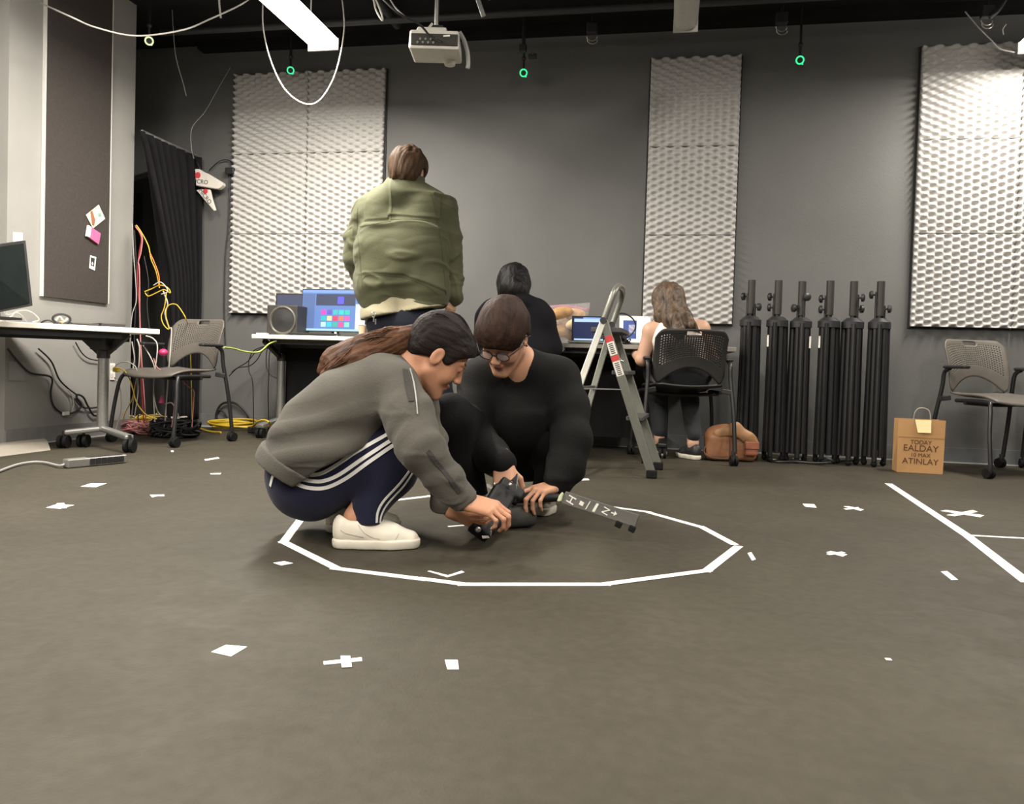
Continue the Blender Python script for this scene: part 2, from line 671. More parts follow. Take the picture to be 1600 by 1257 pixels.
# ---------------------------------------------------------------- the room
WY, LX, CZ = 5.72, -3.69, 2.965
EDGE = atX(207, 400, LX).y
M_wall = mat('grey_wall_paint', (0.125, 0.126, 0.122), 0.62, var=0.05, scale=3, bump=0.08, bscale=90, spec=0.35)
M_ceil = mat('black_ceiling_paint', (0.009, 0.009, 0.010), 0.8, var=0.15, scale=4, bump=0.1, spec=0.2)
M_wallL = mat('brightened_grey_wall_left', (0.26, 0.255, 0.24), 0.62, var=0.05, scale=3, bump=0.08, bscale=90, spec=0.35)  # wall grey raised: the left wall's stronger light is put into its colour
M_recess = mat('recess_shade', (0.035, 0.036, 0.036), 0.75, var=0.1, scale=5)  # poor light inside the bay is put into this darker wall colour
M_base = mat('grey_baseboard', (0.13, 0.133, 0.135), 0.5, var=0.08)
M_bead = mat('pale_caulk_line', (0.42, 0.42, 0.4), 0.6)

# floor: black sheet flooring with scuffs, faint creases
M_floor = bpy.data.materials.new('black_sheet_floor')
M_floor.use_nodes = True
nt = M_floor.node_tree
pb = nt.nodes['Principled BSDF']
tc = nt.nodes.new('ShaderNodeTexCoord')
def nz(scale, detail=4, dist=0.0, vec=None):
    n = nt.nodes.new('ShaderNodeTexNoise')
    n.inputs['Scale'].default_value = scale
    n.inputs['Detail'].default_value = detail
    n.inputs['Distortion'].default_value = dist
    nt.links.new(vec or tc.outputs['Object'], n.inputs['Vector'])
    return n
def ramp(src, p0, c0, p1, c1):
    r = nt.nodes.new('ShaderNodeValToRGB')
    r.color_ramp.elements[0].position, r.color_ramp.elements[1].position = p0, p1
    r.color_ramp.elements[0].color, r.color_ramp.elements[1].color = (*c0, 1), (*c1, 1)
    nt.links.new(src, r.inputs[0])
    return r
n1 = nz(1.1, 6, 0.6)
n2 = nz(38, 3)
r1 = ramp(n1.outputs['Fac'], 0.3, (0.039, 0.0342, 0.0245), 0.72, (0.056, 0.049, 0.0345))
r2 = ramp(n2.outputs['Fac'], 0.35, (0.90, 0.90, 0.90), 0.65, (1.08, 1.08, 1.08))
mx = nt.nodes.new('ShaderNodeMixRGB')
mx.blend_type = 'MULTIPLY'
mx.inputs[0].default_value = 1
nt.links.new(r1.outputs[0], mx.inputs[1])
nt.links.new(r2.outputs[0], mx.inputs[2])
nt.links.new(mx.outputs[0], pb.inputs['Base Color'])
n3 = nz(7, 5, 1.0)
r3 = ramp(n3.outputs['Fac'], 0.3, (0.58, 0.58, 0.58), 0.7, (0.70, 0.70, 0.70))
nt.links.new(r3.outputs[0], pb.inputs['Roughness'])
pb.inputs['Specular IOR Level'].default_value = 0.22
n4 = nz(2.2, 8, 1.6)
n5 = nz(160, 2)
mm = nt.nodes.new('ShaderNodeMath')
mm.operation = 'MULTIPLY_ADD'
mm.inputs[1].default_value = 0.12
nt.links.new(n5.outputs['Fac'], mm.inputs[0])
nt.links.new(n4.outputs['Fac'], mm.inputs[2])
bp = nt.nodes.new('ShaderNodeBump')
bp.inputs['Strength'].default_value = 0.35
bp.inputs['Distance'].default_value = 0.012
nt.links.new(mm.outputs[0], bp.inputs['Height'])
nt.links.new(bp.outputs[0], pb.inputs['Normal'])

def struct(name, mb, m, **k):
    return tag(mb.build(name, m, **k), kind='structure')
XR, YF = 4.6, -4.2
struct('floor', MB().box((0.0, 0.75, -0.05), (9.6, 10.1, 0.1)), M_floor)
struct('ceiling', MB().box((0.0, 0.75, CZ+0.05), (9.6, 10.1, 0.1)), M_ceil)
struct('wall_back', MB().box((0, WY+0.05, CZ/2), (9.4, 0.1, CZ)), M_wall)
M_drape = mat('darkened_unseen_wall', (0.045, 0.045, 0.046), 0.7, var=0.06, scale=4)  # unseen walls, coloured dark to cut the light bounced into the room
struct('wall_right', MB().box((XR+0.05, 0.75, CZ/2), (0.1, 9.9, CZ)), M_drape)
struct('wall_front', MB().box((0, YF-0.05, CZ/2), (9.4, 0.1, CZ)), M_drape)
# the left wall runs to a free edge; a dark bay opens behind it
Y12 = atX(11.5, 300, LX).y
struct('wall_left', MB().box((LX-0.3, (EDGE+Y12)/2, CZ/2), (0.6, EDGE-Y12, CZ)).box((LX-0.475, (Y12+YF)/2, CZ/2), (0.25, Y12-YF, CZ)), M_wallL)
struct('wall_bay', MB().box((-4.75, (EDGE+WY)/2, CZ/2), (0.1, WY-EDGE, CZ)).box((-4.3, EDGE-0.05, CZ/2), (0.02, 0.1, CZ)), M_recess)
struct('baseboard_back', MB().box(((XR-3.62)/2, WY-0.006, 0.05), (XR+3.62, 0.012, 0.1)).box(((XR-3.62)/2, WY-0.014, 0.004), (XR+3.62, 0.006, 0.008), mi=1), [M_base, M_bead])
M_baseL = mat('brightened_baseboard_left', (0.2, 0.2, 0.195), 0.5, var=0.08)  # lightened to go with the brightened left wall
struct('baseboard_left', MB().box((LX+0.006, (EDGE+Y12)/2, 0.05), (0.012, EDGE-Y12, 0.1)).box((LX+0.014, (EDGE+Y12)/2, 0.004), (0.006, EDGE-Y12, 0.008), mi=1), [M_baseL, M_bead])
struct('trim_ceiling', MB().box(((XR-3.62)/2, WY-0.05, CZ-0.03), (XR+3.62, 0.1, 0.06)), M_ceil)

# ---------------------------------------------------------------- ceiling lights
M_house = mat('white_lamp_metal', (0.5, 0.48, 0.44), 0.45, var=0.04)
M_diff_off = mat('unlit_diffuser', (0.48, 0.46, 0.42), 0.35, var=0.03)
M_diff_on = mat('lit_diffuser', (0.9, 0.88, 0.85), 0.5, var=0.01, emit=(1.0, 0.93, 0.84), estr=6.0)
LZ = 2.72
def ceiling_light(x, yend, label, lit=True, length=2.44, wid=0.2, power=None, group=None, LZ=2.72):
    """a hanging wraparound strip light, its far end at yend"""
    yc = yend-length/2
    t = thing('ceiling_light', (x, yc, LZ), label, 'ceiling light', group)
    MB().box((x, yc, LZ+0.075), (wid*0.62, length, 0.03)).build('housing', M_house, t, bevel=0.004)
    prof = []
    for k in range(9):
        a = math.pi*k/8
        prof.append(Vector((x+math.cos(a)*wid/2, yc-length/2+0.01, LZ+0.062-math.sin(a)**0.8*0.058)))
    MB().prism(prof, (0, length-0.02, 0)).build('diffuser', M_diff_on if lit else M_diff_off, t, smooth=True)
    for q in (-1, 1):
        MB().box((x, yc+q*(length/2), LZ+0.035), (wid*1.02, 0.012, 0.075)).build('end_cap', M_house, t, bevel=0.004)
        MB().cyl((x, yc+q*length*0.35, LZ+0.09), (x, yc+q*length*0.35, CZ), 0.004, n=6).build('hanger', M_house, t)
    if lit:
        ld = bpy.data.lights.new('lamp_glow', 'AREA')
        ld.shape = 'RECTANGLE'
        ld.size, ld.size_y = wid*0.9, length*0.97
        ld.energy = power or LAMP_W
        ld.color = (1.0, 0.93, 0.83)
        lo = bpy.data.objects.new('lamp_glow', ld)
        COL.objects.link(lo)
        lo.parent = t
        lo.location = (0, 0, -0.004)
    return t
LZ = 2.47
e1 = flr(505, 79, LZ)
ceiling_light(e1.x, e1.y, 'bright lit strip light hanging over the left desks, cable loops around it', power=58, length=1.22, LZ=2.47)
e2 = flr(1071, 50, LZ)
ceiling_light(e2.x, e2.y, 'unlit grey strip light hanging above the narrow foam column', lit=False, wid=0.135, LZ=2.47)
e3 = flr(1607, 93, 2.55)
ceiling_light(e3.x, e3.y-0.1, 'lit strip light at the upper right picture edge by the wide foam panels', wid=0.2, power=36, length=1.22, LZ=2.55)
ceiling_light(-2.85, 3.3, 'lit strip light outside the picture near the pinboard', power=60)
e4 = Vector((e2.x, 1.6, LZ))
ceiling_light(0.3, 3.5, 'short lit strip light above the crouching people', power=20, length=1.22)
ceiling_light(e1.x, 0.8, 'lit strip light above the open floor, left row nearer the viewer', power=62)
ceiling_light(e3.x-0.1, 0.8, 'lit strip light above the open floor, right row nearer the viewer', power=62)
ceiling_light(0.5, 0.4, 'lit strip light above the viewer in the middle row', power=40)

# ---------------------------------------------------------------- acoustic foam tiles
T = 0.6096
M_foam = mat('pale_grey_foam', (0.50, 0.49, 0.475), 0.9, var=0.04, scale=30, bump=0.15, bscale=250, spec=0.1)
def foam_mesh():
    NX, NZ = 60, 117
    g = 0.003
    vs = []
    for j in range(NZ+1):
        for i in range(NX+1):
            x, z = g+(T-2*g)*i/NX, g+(T-2*g)*j/NZ
            c = math.cos(2*math.pi*x/(T/6))*math.cos(2*math.pi*z/(T/13))
            c = math.copysign(abs(c)**0.75, c)
            vs.append((x, -0.036-0.017*c, z))
    W = NX+1
    fs = [(j*W+i, j*W+i+1, (j+1)*W+i+1, (j+1)*W+i) for j in range(NZ) for i in range(NX)]
    ring = [i for i in range(W)]+[j*W+NX for j in range(1, NZ+1)]+[NZ*W+i for i in range(NX-1, -1, -1)]+[j*W for j in range(NZ-1, 0, -1)]
    b = len(vs)
    for r in ring:
        vs.append((vs[r][0], 0.0, vs[r][2]))
    n = len(ring)
    fs += [(ring[k], b+k, b+(k+1)%n, ring[(k+1)%n]) for k in range(n)]
    fs.append(tuple(b+k for k in range(n-1, -1, -1)))
    me = bpy.data.meshes.new('foam')
    me.from_pydata(vs, [], fs)
    me.materials.append(M_foam)
    for p in me.polygons:
        p.use_smooth = len(p.vertices) == 4
    return me
fm = foam_mesh()
rows = ['bottom', 'middle', 'top']
for x0, nc, zb, where, names in ((-3.3385, 2, 0.8908, 'of the wide foam block behind the standing man', ('left', 'right')),
                                 (-0.1855, 1, 0.8789, 'of the narrow single foam column', ('',)),
                                 (1.5572, 2, 0.8868, 'of the foam block at the right picture edge', ('left', 'right'))):
    for i in range(nc):
        for j in range(3):
            o = bpy.data.objects.new('acoustic_foam_tile', fm)
            COL.objects.link(o)
            o.location = (x0+i*T, WY-0.012, zb+j*T)
            tag(o, ('pale bumpy foam tile, %s %s %s' % (rows[j], names[i]+' tile' if names[i] else 'tile', where)), 'acoustic foam', 'foam tiles on the back wall')
    M_bk = mat('black_backing', (0.03, 0.03, 0.03), 0.8)
    tag(MB().box((x0+nc*T/2, WY-0.0065, zb+1.5*T), (nc*T+0.016, 0.011, 3*T+0.016)).build('foam_backing_board', M_bk),
        'thin black board behind the foam tiles %s' % where.replace('of ', ''), 'backing board')

# ---------------------------------------------------------------- pinboard on the left wall, papers
def onL(px, py, off=0.0):
    return atX(px, py, LX+off)
pb0, pb1 = onL(62, 463), onL(165, 473)
zt = CZ-0.02
M_pin = mat('dark_brown_pinboard', (0.052, 0.045, 0.041), 0.85, var=0.08, scale=60, bump=0.15, bscale=300, spec=0.15)
M_trimw = mat('white_edge_trim', (0.62, 0.6, 0.57), 0.5, var=0.03)
t = thing('pinboard', (LX, (pb0.y+pb1.y)/2, pb0.z), 'tall dark brown pinboard with white edge strips on the left wall', 'pinboard')
MB().box((LX+0.011, (pb0.y+pb1.y)/2, (pb0.z+zt)/2), (0.02, pb1.y-pb0.y, zt-pb0.z)).build('board', M_pin, t)
for y in (pb0.y, pb1.y):
    MB().box((LX+0.012, y, (pb0.z+zt)/2), (0.022, 0.008, zt-pb0.z)).build('edge_strip', M_trimw, t)
def sheet(name, pts, off, m, label, cat, th=0.002, extra=None):
    P = [onL(x, y, off) for x, y in pts]
    o = MB().prism(P, (th, 0, 0)).build(name, m, world=True)
    return tag(o, label, cat)
M_paper = mat('white_paper', (0.8, 0.78, 0.74), 0.7, var=0.03)
M_pinkp = mat('pink_card', (0.62, 0.12, 0.28), 0.6, var=0.06)
M_colpaper = mat('cream_printed_paper', (0.72, 0.66, 0.52), 0.6, var=0.25, scale=45)
t = thing('paper_flyer', onL(148, 338, 0.03), 'cream printed flyer pinned at an angle above the pink card', 'paper')
q = [(154, 320), (164, 342), (145, 357), (134, 336)]
MB().prism([onL(x, y, 0.026) for x, y in q], (0.002, 0, 0)).build('sheet', M_colpaper, t)
MB().prism([onL(x, y, 0.029) for x, y in [(141, 331), (144, 329), (149, 344), (147, 353), (144, 352)]], (0.0006, 0, 0)).build('brown_print', mat('brown_ink', (0.3, 0.12, 0.06), 0.6), t)
MB().prism([onL(x, y, 0.029) for x, y in [(153, 334), (157, 333), (158, 338), (154, 339)]], (0.0006, 0, 0)).build('green_print', mat('green_ink', (0.15, 0.35, 0.25), 0.6), t)
t = thing('greeting_card', onL(144, 366, 0.03), 'pink card with a white spine pinned on the pinboard', 'card')
MB().prism([onL(x, y, 0.027) for x, y in [(140, 355), (155, 365), (152, 382), (137, 371)]], (0.012, 0, 0)).build('cover', M_pinkp, t)
MB().prism([onL(x, y, 0.028) for x, y in [(136, 352), (140.5, 355), (138, 371), (133, 369)]], (0.013, 0, 0)).build('spine', M_paper, t)
t = thing('photo_print', onL(144, 410, 0.03), 'small white-bordered black photo print pinned low on the pinboard', 'photo')
MB().prism([onL(x, y, 0.024) for x, y in [(141, 399), (150, 402), (148, 423), (139, 419)]], (0.002, 0, 0)).build('border', M_paper, t)
MB().prism([onL(x, y, 0.0265) for x, y in [(142, 402), (148, 404), (147, 417), (141.5, 415)]], (0.0006, 0, 0)).build('print', M_bk, t)
MB().prism([onL(x, y, 0.0275) for x, y in [(144, 409), (146, 412), (145, 415), (143, 413)]], (0.0006, 0, 0)).build('figure', M_paper, t)
sheet('paper_note', [(20.5, 363), (35, 364), (34.5, 381), (20, 380)], 0.001, M_paper, 'small white note stuck on the left wall above the monitor', 'paper')
M_plate = mat('grey_wall_plate', (0.26, 0.265, 0.26), 0.5, var=0.03)
sheet('blank_wall_plate', [(13, 565), (37, 565), (37, 595), (13, 595)], 0.001, M_plate, 'square grey blank plate low on the left wall under the desk', 'wall plate', 0.008)
t = thing('wall_outlet', onL(175, 581, 0.0), 'white double power outlet on the left wall with a yellow plug', 'outlet')
MB().prism([onL(x, y, 0.001) for x, y in [(171.5, 568), (178.5, 568), (178.5, 594), (171.5, 594)]], (0.008, 0, 0)).build('plate', M_paper, t, bevel=0.002)
for yy in (574.5, 587.5):
    c = onL(175, yy, 0.009)
    MB().box(c, (0.004, 0.026, 0.032)).build('socket', mat('ivory_plastic', (0.6, 0.57, 0.5), 0.4), t, bevel=0.002)

# ---------------------------------------------------------------- tape on the floor
M_tape = mat('white_tape', (0.85, 0.83, 0.78), 0.55, var=0.05, scale=25)
def strip(pts, w, name='tape_strip', th=0.0008, z=0.0, root=None, m=None):
    P = [flr(x, y)+Vector((0, 0, z)) for x, y in pts]
    return MB().ribbon(P, Vector((0, 0, 1)), w, th).build(name, m or M_tape, root)
def tape(name, polys, label, cat, group=None, th=0.001, z0=0.0004):
    mb = MB()
    for i, p in enumerate(polys):
        mb.prism([flr(x, y)+Vector((0, 0, z0+i*th)) for x, y in p], (0, 0, th))
    return tag(mb.build(name, M_tape), label, cat, group)
ring = [(470, 812), (443, 848), (525, 889), (661, 906), (722, 914), (946, 914), (1104, 893), (1153, 855), (1096, 824.5), (1012, 801), (880, 783), (760, 777), (672, 776), (560, 789), (480, 808)]
t = thing('tape_ring', flr(800, 845), 'large many-sided ring of white tape on the floor around the two crouching people', 'floor tape')
for i in range(len(ring)):
    a, b = flr(*ring[i]), flr(*ring[(i+1) % len(ring)])
    dd = (b-a).normalized()
    z = Vector((0, 0, 0.0004+0.0009*(i % 2)))
    if i == 7: a = a+dd*0.035
    MB().ribbon([a-dd*0.012+z, b+dd*0.012+z], Vector((0, 0, 1)), 0.028, 0.0009).build('tape_piece', M_tape, t)
tag(strip([(1388, 756), (1512, 838), (1606, 911)], 0.036, 'tape_line'), 'long diagonal white tape line on the floor at right', 'floor tape')
tag(strip([(1513, 837.5), (1606, 842.5)], 0.022, 'tape_line', z=0.0012), 'thin white tape line branching right off the long diagonal line', 'floor tape')
G = 'white tape marks on the floor'
tape('tape_mark', [[(126, 761), (142, 756), (167, 756), (150, 762)]], 'white tape bar on the floor beside the power strip', 'floor tape', G)
tape('tape_mark', [[(72, 794), (88, 789), (116, 790), (95, 796)], [(88, 788), (100, 787), (105, 795), (94, 796)]], 'small white tape cross on the floor at far left', 'floor tape', G)
tape('tape_mark', [[(234, 774), (256, 773.5), (257, 776), (246, 776), (238, 778)]], 'tiny torn white tape scrap in front of the left chair', 'floor tape', G)
tape('tape_mark', [[(319, 718.5), (341, 715), (343, 717), (321, 720.5)]], 'thin white tape sliver below the left grey chair', 'floor tape', G)
tape('tape_mark', [[(328, 740.5), (346, 740), (344, 741.8), (330, 742)]], 'faint pale scrap just below the thin tape sliver', 'floor tape', G)
tape('tape_mark', [[(330, 1020), (353, 1009), (386, 1012), (361, 1027)]], 'large white tape square on the floor at lower left', 'floor tape', G)
tape('tape_mark', [[(505, 1035), (565, 1028.5), (566, 1034), (506, 1040)], [(532, 1027), (547, 1027), (550, 1044), (534, 1045)]], 'white tape plus sign on the floor at lower centre', 'floor tape', G)
tape('tape_mark', [[(695, 1032.5), (715, 1032.5), (717, 1047), (699, 1047)]], 'small white tape square right of the tape plus sign', 'floor tape', G)
tape('tape_mark', [[(427, 880.5), (444, 878), (458, 881), (440, 884.5)]], 'small white tape patch just outside the ring at left', 'floor tape', G)
tape('tape_mark', [[(668, 893.5), (672, 893), (700, 900), (721, 893), (726, 895), (699, 903)]], 'folded thin white tape V inside the front of the ring', 'floor tape', G)
tape('tape_mark', [[(1254, 788), (1272, 788.5), (1276, 794), (1258, 792.5)]], 'white tape rectangle on the floor right of the ring', 'floor tape', G)
tape('tape_mark', [[(1318, 792), (1325, 791.5), (1350, 797), (1345, 799)], [(1318, 796), (1341, 793.5), (1343, 796), (1322, 797.5)]], 'small white tape cross next to the tape rectangle', 'floor tape', G)
tape('tape_mark', [[(1470, 799), (1478, 797.5), (1538, 806), (1532, 809)], [(1479, 806), (1520, 798), (1528, 801), (1492, 808)]], 'big white tape cross right of the diagonal line', 'floor tape', G)
tape('tape_mark', [[(1291, 864), (1298, 862), (1324, 867.5), (1317, 870.5)], [(1291, 867), (1315, 863.5), (1322, 865.5), (1296, 869)]], 'white tape cross in the open floor right of the ring', 'floor tape', G)
tape('tape_mark', [[(1470, 894), (1480, 893.5), (1497, 907), (1487, 907.5)]], 'rounded white tape bar near the right picture edge', 'floor tape', G)
tape('tape_mark', [[(1382, 1029.5), (1391, 1030), (1394, 1033), (1385, 1032.5)]], 'tiny white tape scrap on the near floor at right', 'floor tape', G)
tape('tape_mark', [[(895, 749.5), (919, 748.5), (921, 751), (897, 752)]], 'short white tape strip on the floor behind the kneeling man', 'floor tape', G)
tape('tape_mark', [[(786, 803), (796, 801.5), (826, 811), (818, 813)], [(778, 807), (822, 804.5), (823, 806), (780, 809)]], 'thin greenish-white tape X between the two crouching people', 'floor tape', G)
tape('tape_mark', [[(1168, 865), (1174, 864), (1181, 875), (1175, 877)]], 'faded grey tape remnant outside the right end of the ring', 'floor tape', G)
tape('tape_mark', [[(699, 823), (724, 821), (726, 822.5), (701, 824.5)]], 'dull short tape strip under the woman\'s hands', 'floor tape', G)
tape('tape_mark', [[(267, 704.5), (271, 704.5), (271.5, 707), (267.5, 707)]], 'tiny white dot of tape under the left grey chair', 'floor tape', G)
# ---------------------------------------------------------------- shared materials
M_black = mat('black_plastic', (0.02, 0.02, 0.021), 0.45, var=0.1)
M_blkm = mat('black_metal', (0.016, 0.016, 0.017), 0.38, var=0.1)
M_wire = mat('black_wire', (0.012, 0.012, 0.013), 0.5)
M_whitew = mat('white_wire', (0.45, 0.43, 0.39), 0.45)
M_yelw = mat('yellow_wire', (0.50, 0.34, 0.02), 0.45)
M_redw = mat('red_wire', (0.32, 0.02, 0.03), 0.45)
M_pinkw = mat('pink_wire', (0.42, 0.17, 0.17), 0.45)
M_grnw = mat('green_yellow_wire', (0.36, 0.44, 0.10), 0.45)
M_grayw = mat('grey_wire', (0.3, 0.3, 0.29), 0.45)
M_orgw = mat('orange_wire', (0.45, 0.15, 0.03), 0.45)
M_steel = mat('brushed_steel', (0.42, 0.42, 0.4), 0.35, metal=0.8, var=0.08, scale=90)
M_alu = mat('grey_aluminium', (0.20, 0.205, 0.175), 0.42, metal=0.55, var=0.06, scale=60)
M_chrome = mat('chrome', (0.7, 0.7, 0.68), 0.18, metal=1.0, var=0.03)
M_lam = mat('white_laminate', (0.78, 0.75, 0.66), 0.4, var=0.02)
M_greyp = mat('grey_chair_plastic', (0.105, 0.095, 0.082), 0.5, var=0.06, spec=0.4)
M_blkp = mat('black_chair_plastic', (0.022, 0.021, 0.02), 0.5, var=0.06, spec=0.45)
M_rub = mat('black_rubber', (0.006, 0.006, 0.006), 0.75, spec=.25)

# ---------------------------------------------------------------- stacking chair on castors
def chair_parts(t, pl, frame_m):
    def bk(u, v):
        # u -1..1 across, v 0..1 upwards: the bowed shell of the backrest
        w = 0.212+0.008*v
        z = 0.475+0.325*v
        y = -0.20-0.075*v+0.045*u*u+0.02*math.sin(v*3.1)
        return Vector((u*w, y, z))
    NU, NVv = 30, 20
    me = bpy.data.meshes.new('backrest')
    bm = bmesh.new()
    def fit(u, v):
        top = 1.0-0.16*(max(0, abs(u)-0.72)/0.28)**2.5
        low = max(0.0, 0.30*(1-(u/0.85)**2)) if abs(u) < 0.85 else 0.16*((abs(u)-0.85)/0.15)**2
        return low+(top-low)*v
    def inside(u, v):
        return 0 <= v <= 1 and abs(u) <= 1 and not (abs(u) < 0.17 and 0.86 < v < 0.95)
    grid = {}
    def vert(key, u, v):
        if key not in grid:
            u = max(-1, min(1, u))
            grid[key] = bm.verts.new(bk(u, fit(u, v)))
        return grid[key]
    for i in range(NU):
        for j in range(NVv):
            u0, u1 = -1+2*i/NU, -1+2*(i+1)/NU
            v0, v1 = j/NVv, (j+1)/NVv
            uc, vc = (u0+u1)/2, (v0+v1)/2
            if not inside(uc, vc): continue
            c = [vert((i, j), u0, v0), vert((i+1, j), u1, v0), vert((i+1, j+1), u1, v1), vert((i, j+1), u0, v1)]
            hole = 0.28 < vc < 0.92 and abs(uc) < 0.86 and inside(uc, vc-0.1) and inside(uc+0.08, vc) and inside(uc-0.08, vc) and inside(uc, min(1, vc+0.06))
            if hole and not (abs(uc) < 0.22 and vc > 0.8):
                k = 0.62
                du, dv = (u1-u0)/2*k, (v1-v0)/2*k
                h = [bm.verts.new(bk(a_, fit(a_, b_))) for a_, b_ in ((uc, vc-dv), (uc+du, vc), (uc, vc+dv), (uc-du, vc))]
                for q in range(4):
                    bm.faces.new((c[q], c[(q+1)%4], h[q]))
                    bm.faces.new((c[(q+1)%4], h[(q+1)%4], h[q]))
            else:
                bm.faces.new(c)
    bmesh.ops.recalc_face_normals(bm, faces=bm.faces)
    bm.to_mesh(me); bm.free()
    me.materials.append(pl)
    for p in me.polygons: p.use_smooth = True
    o = mesh_obj('backrest', me, t, world=False)
    s = o.modifiers.new('thick', 'SOLIDIFY')
    s.thickness = 0.007
    # seat: dished shell with a falling front edge
    m = MB()
    NX, NY = 16, 16
    vs = []
    for j in range(NY+1):
        for i in range(NX+1):
            u, v = -1+2*i/NX, -1+2*j/NY
            wx = 0.225*(1-0.10*max(0, -v)**2)
            cr = (abs(u)**6+abs(v)**6)**(1/6) if (u or v) else 0
            q = 1/max(1, cr)
            x, y = u*wx*q, v*0.215*q
            z = 0.44+0.018*(u*u)-0.035*max(0, v)**3+0.035*max(0, -v-0.3)**2
            vs.append((x, y, z))
    W = NX+1
    m.add(vs, [(j*W+i, j*W+i+1, (j+1)*W+i+1, (j+1)*W+i) for j in range(NY) for i in range(NX)])
    o = m.build('seat', pl, t, world=False)
    for p in o.data.polygons: p.use_smooth = True
    s = o.modifiers.new('thick', 'SOLIDIFY')
    s.thickness = 0.012
    for q in (-1, 1):
        # arms, legs, castors of one side
        MB().tube(crv([(q*.262, .235, .07), (q*.255, .21, .25), (q*.235, .185, .40), (q*.215, .13, .425), (q*.215, -.1, .425)], 8), 0.0115, 10).build('front_leg', frame_m, t, world=False, smooth=True)
        MB().tube(crv([(q*.27, -.25, .07), (q*.265, -.215, .3), (q*.25, -.18, .5), (q*.25, -.165, .59), (q*.25, -.12, .618)], 8), 0.0125, 10).build('rear_leg', frame_m, t, world=False, smooth=True)
        MB().box((q*.25, -.07, .625), (.045, .18, .02)).build('armrest', M_black, t, world=False, bevel=0.009)
        MB().bar((q*.262, -.19, .43), (q*.2, -.17, .44), .03, .03).build('side_bracket', M_black, t, world=False, bevel=0.004)
        for y in (.235, -.25):
            fk = MB().cyl((q*.262, y, .028), (q*.262, y, .085), .012, .014, n=12).box((q*.262, y-.004, .052), (.018, .04, .022)).build('castor', M_black, t, world=False)
            for e in (-1, 1):
                MB().cyl((q*.262+e*.013-.008, y-.01, .03), (q*.262+e*.013+.008, y-.01, .03), .029, n=16).build('castor_wheel', M_rub, fk, world=False, smooth=True)
    MB().tube(crv([(-.225, -.02, .415), (0, -.02, .405), (.225, -.02, .415)], 8), 0.012, 10).build('seat_crossbar', frame_m, t, world=False)
def make_chair(loc, rz, pl, fr, label, group=None):
    t = thing('stacking_chair', loc, label, 'chair', group, rz)
    chair_parts(t, pl, fr)
    return t
def heading(v):
    return math.atan2(v.y, v.x)-math.pi/2
# left grey chair, turned to the left
fl_, fr_ = flr(293, 698), flr(360, 690)
fdir = (fl_-fr_).normalized()
cpos = at(268, 640, 5.12); cpos.z = 0
chairL = make_chair(cpos, heading(axes(-0.38, 0.9, 0)), M_greyp, M_blkm, 'grey perforated stacking chair beside the cable tangle, turned to the left', 'grey stacking chairs')
cw = at(1062, 690, 4.98); cw.z = 0
chairW = make_chair(cw, heading(axes(-0.03, -1, 0)), M_blkp, M_blkm, 'black perforated chair under the woman in the white top, seen from behind', 'black chairs at the desks')
cr = at(1560, 690, 4.76); cr.z = 0
dup(chairL, cr, heading(axes(0.20, 0.98, 0)), 'empty grey perforated stacking chair at right behind the paper bag', 'grey stacking chairs')
cb = at(812, 690, 5.0); cb.z = 0
t = thing('stool', cb, 'low black stool under the person in the black hooded top', 'stool')
MB().lathe(cb+UZ*.415, (0, 0, 1), [(.15, 0), (.17, .012), (.17, .03), (.15, .04), (.001, .042)], 28).build('seat', M_black, t, smooth=True)
MB().cyl(cb+UZ*.06, cb+UZ*.42, .025, n=14).build('column', M_blkm, t, smooth=True)
for k in range(5):
    a_ = 2*math.pi*k/5
    MB().bar(cb+UZ*.07, cb+Vector((math.cos(a_)*.22, math.sin(a_)*.22, .035)), .03, .02).ball(cb+Vector((math.cos(a_)*.22, math.sin(a_)*.22, .024)), .022, 8).build('foot', M_black, t)
cz = at(1700, 690, 4.76); cz.z = 0
dup(chairW, cz, heading(axes(-0.3, 0.9, 0)), 'black chair cut off by the right picture edge', 'black chairs')

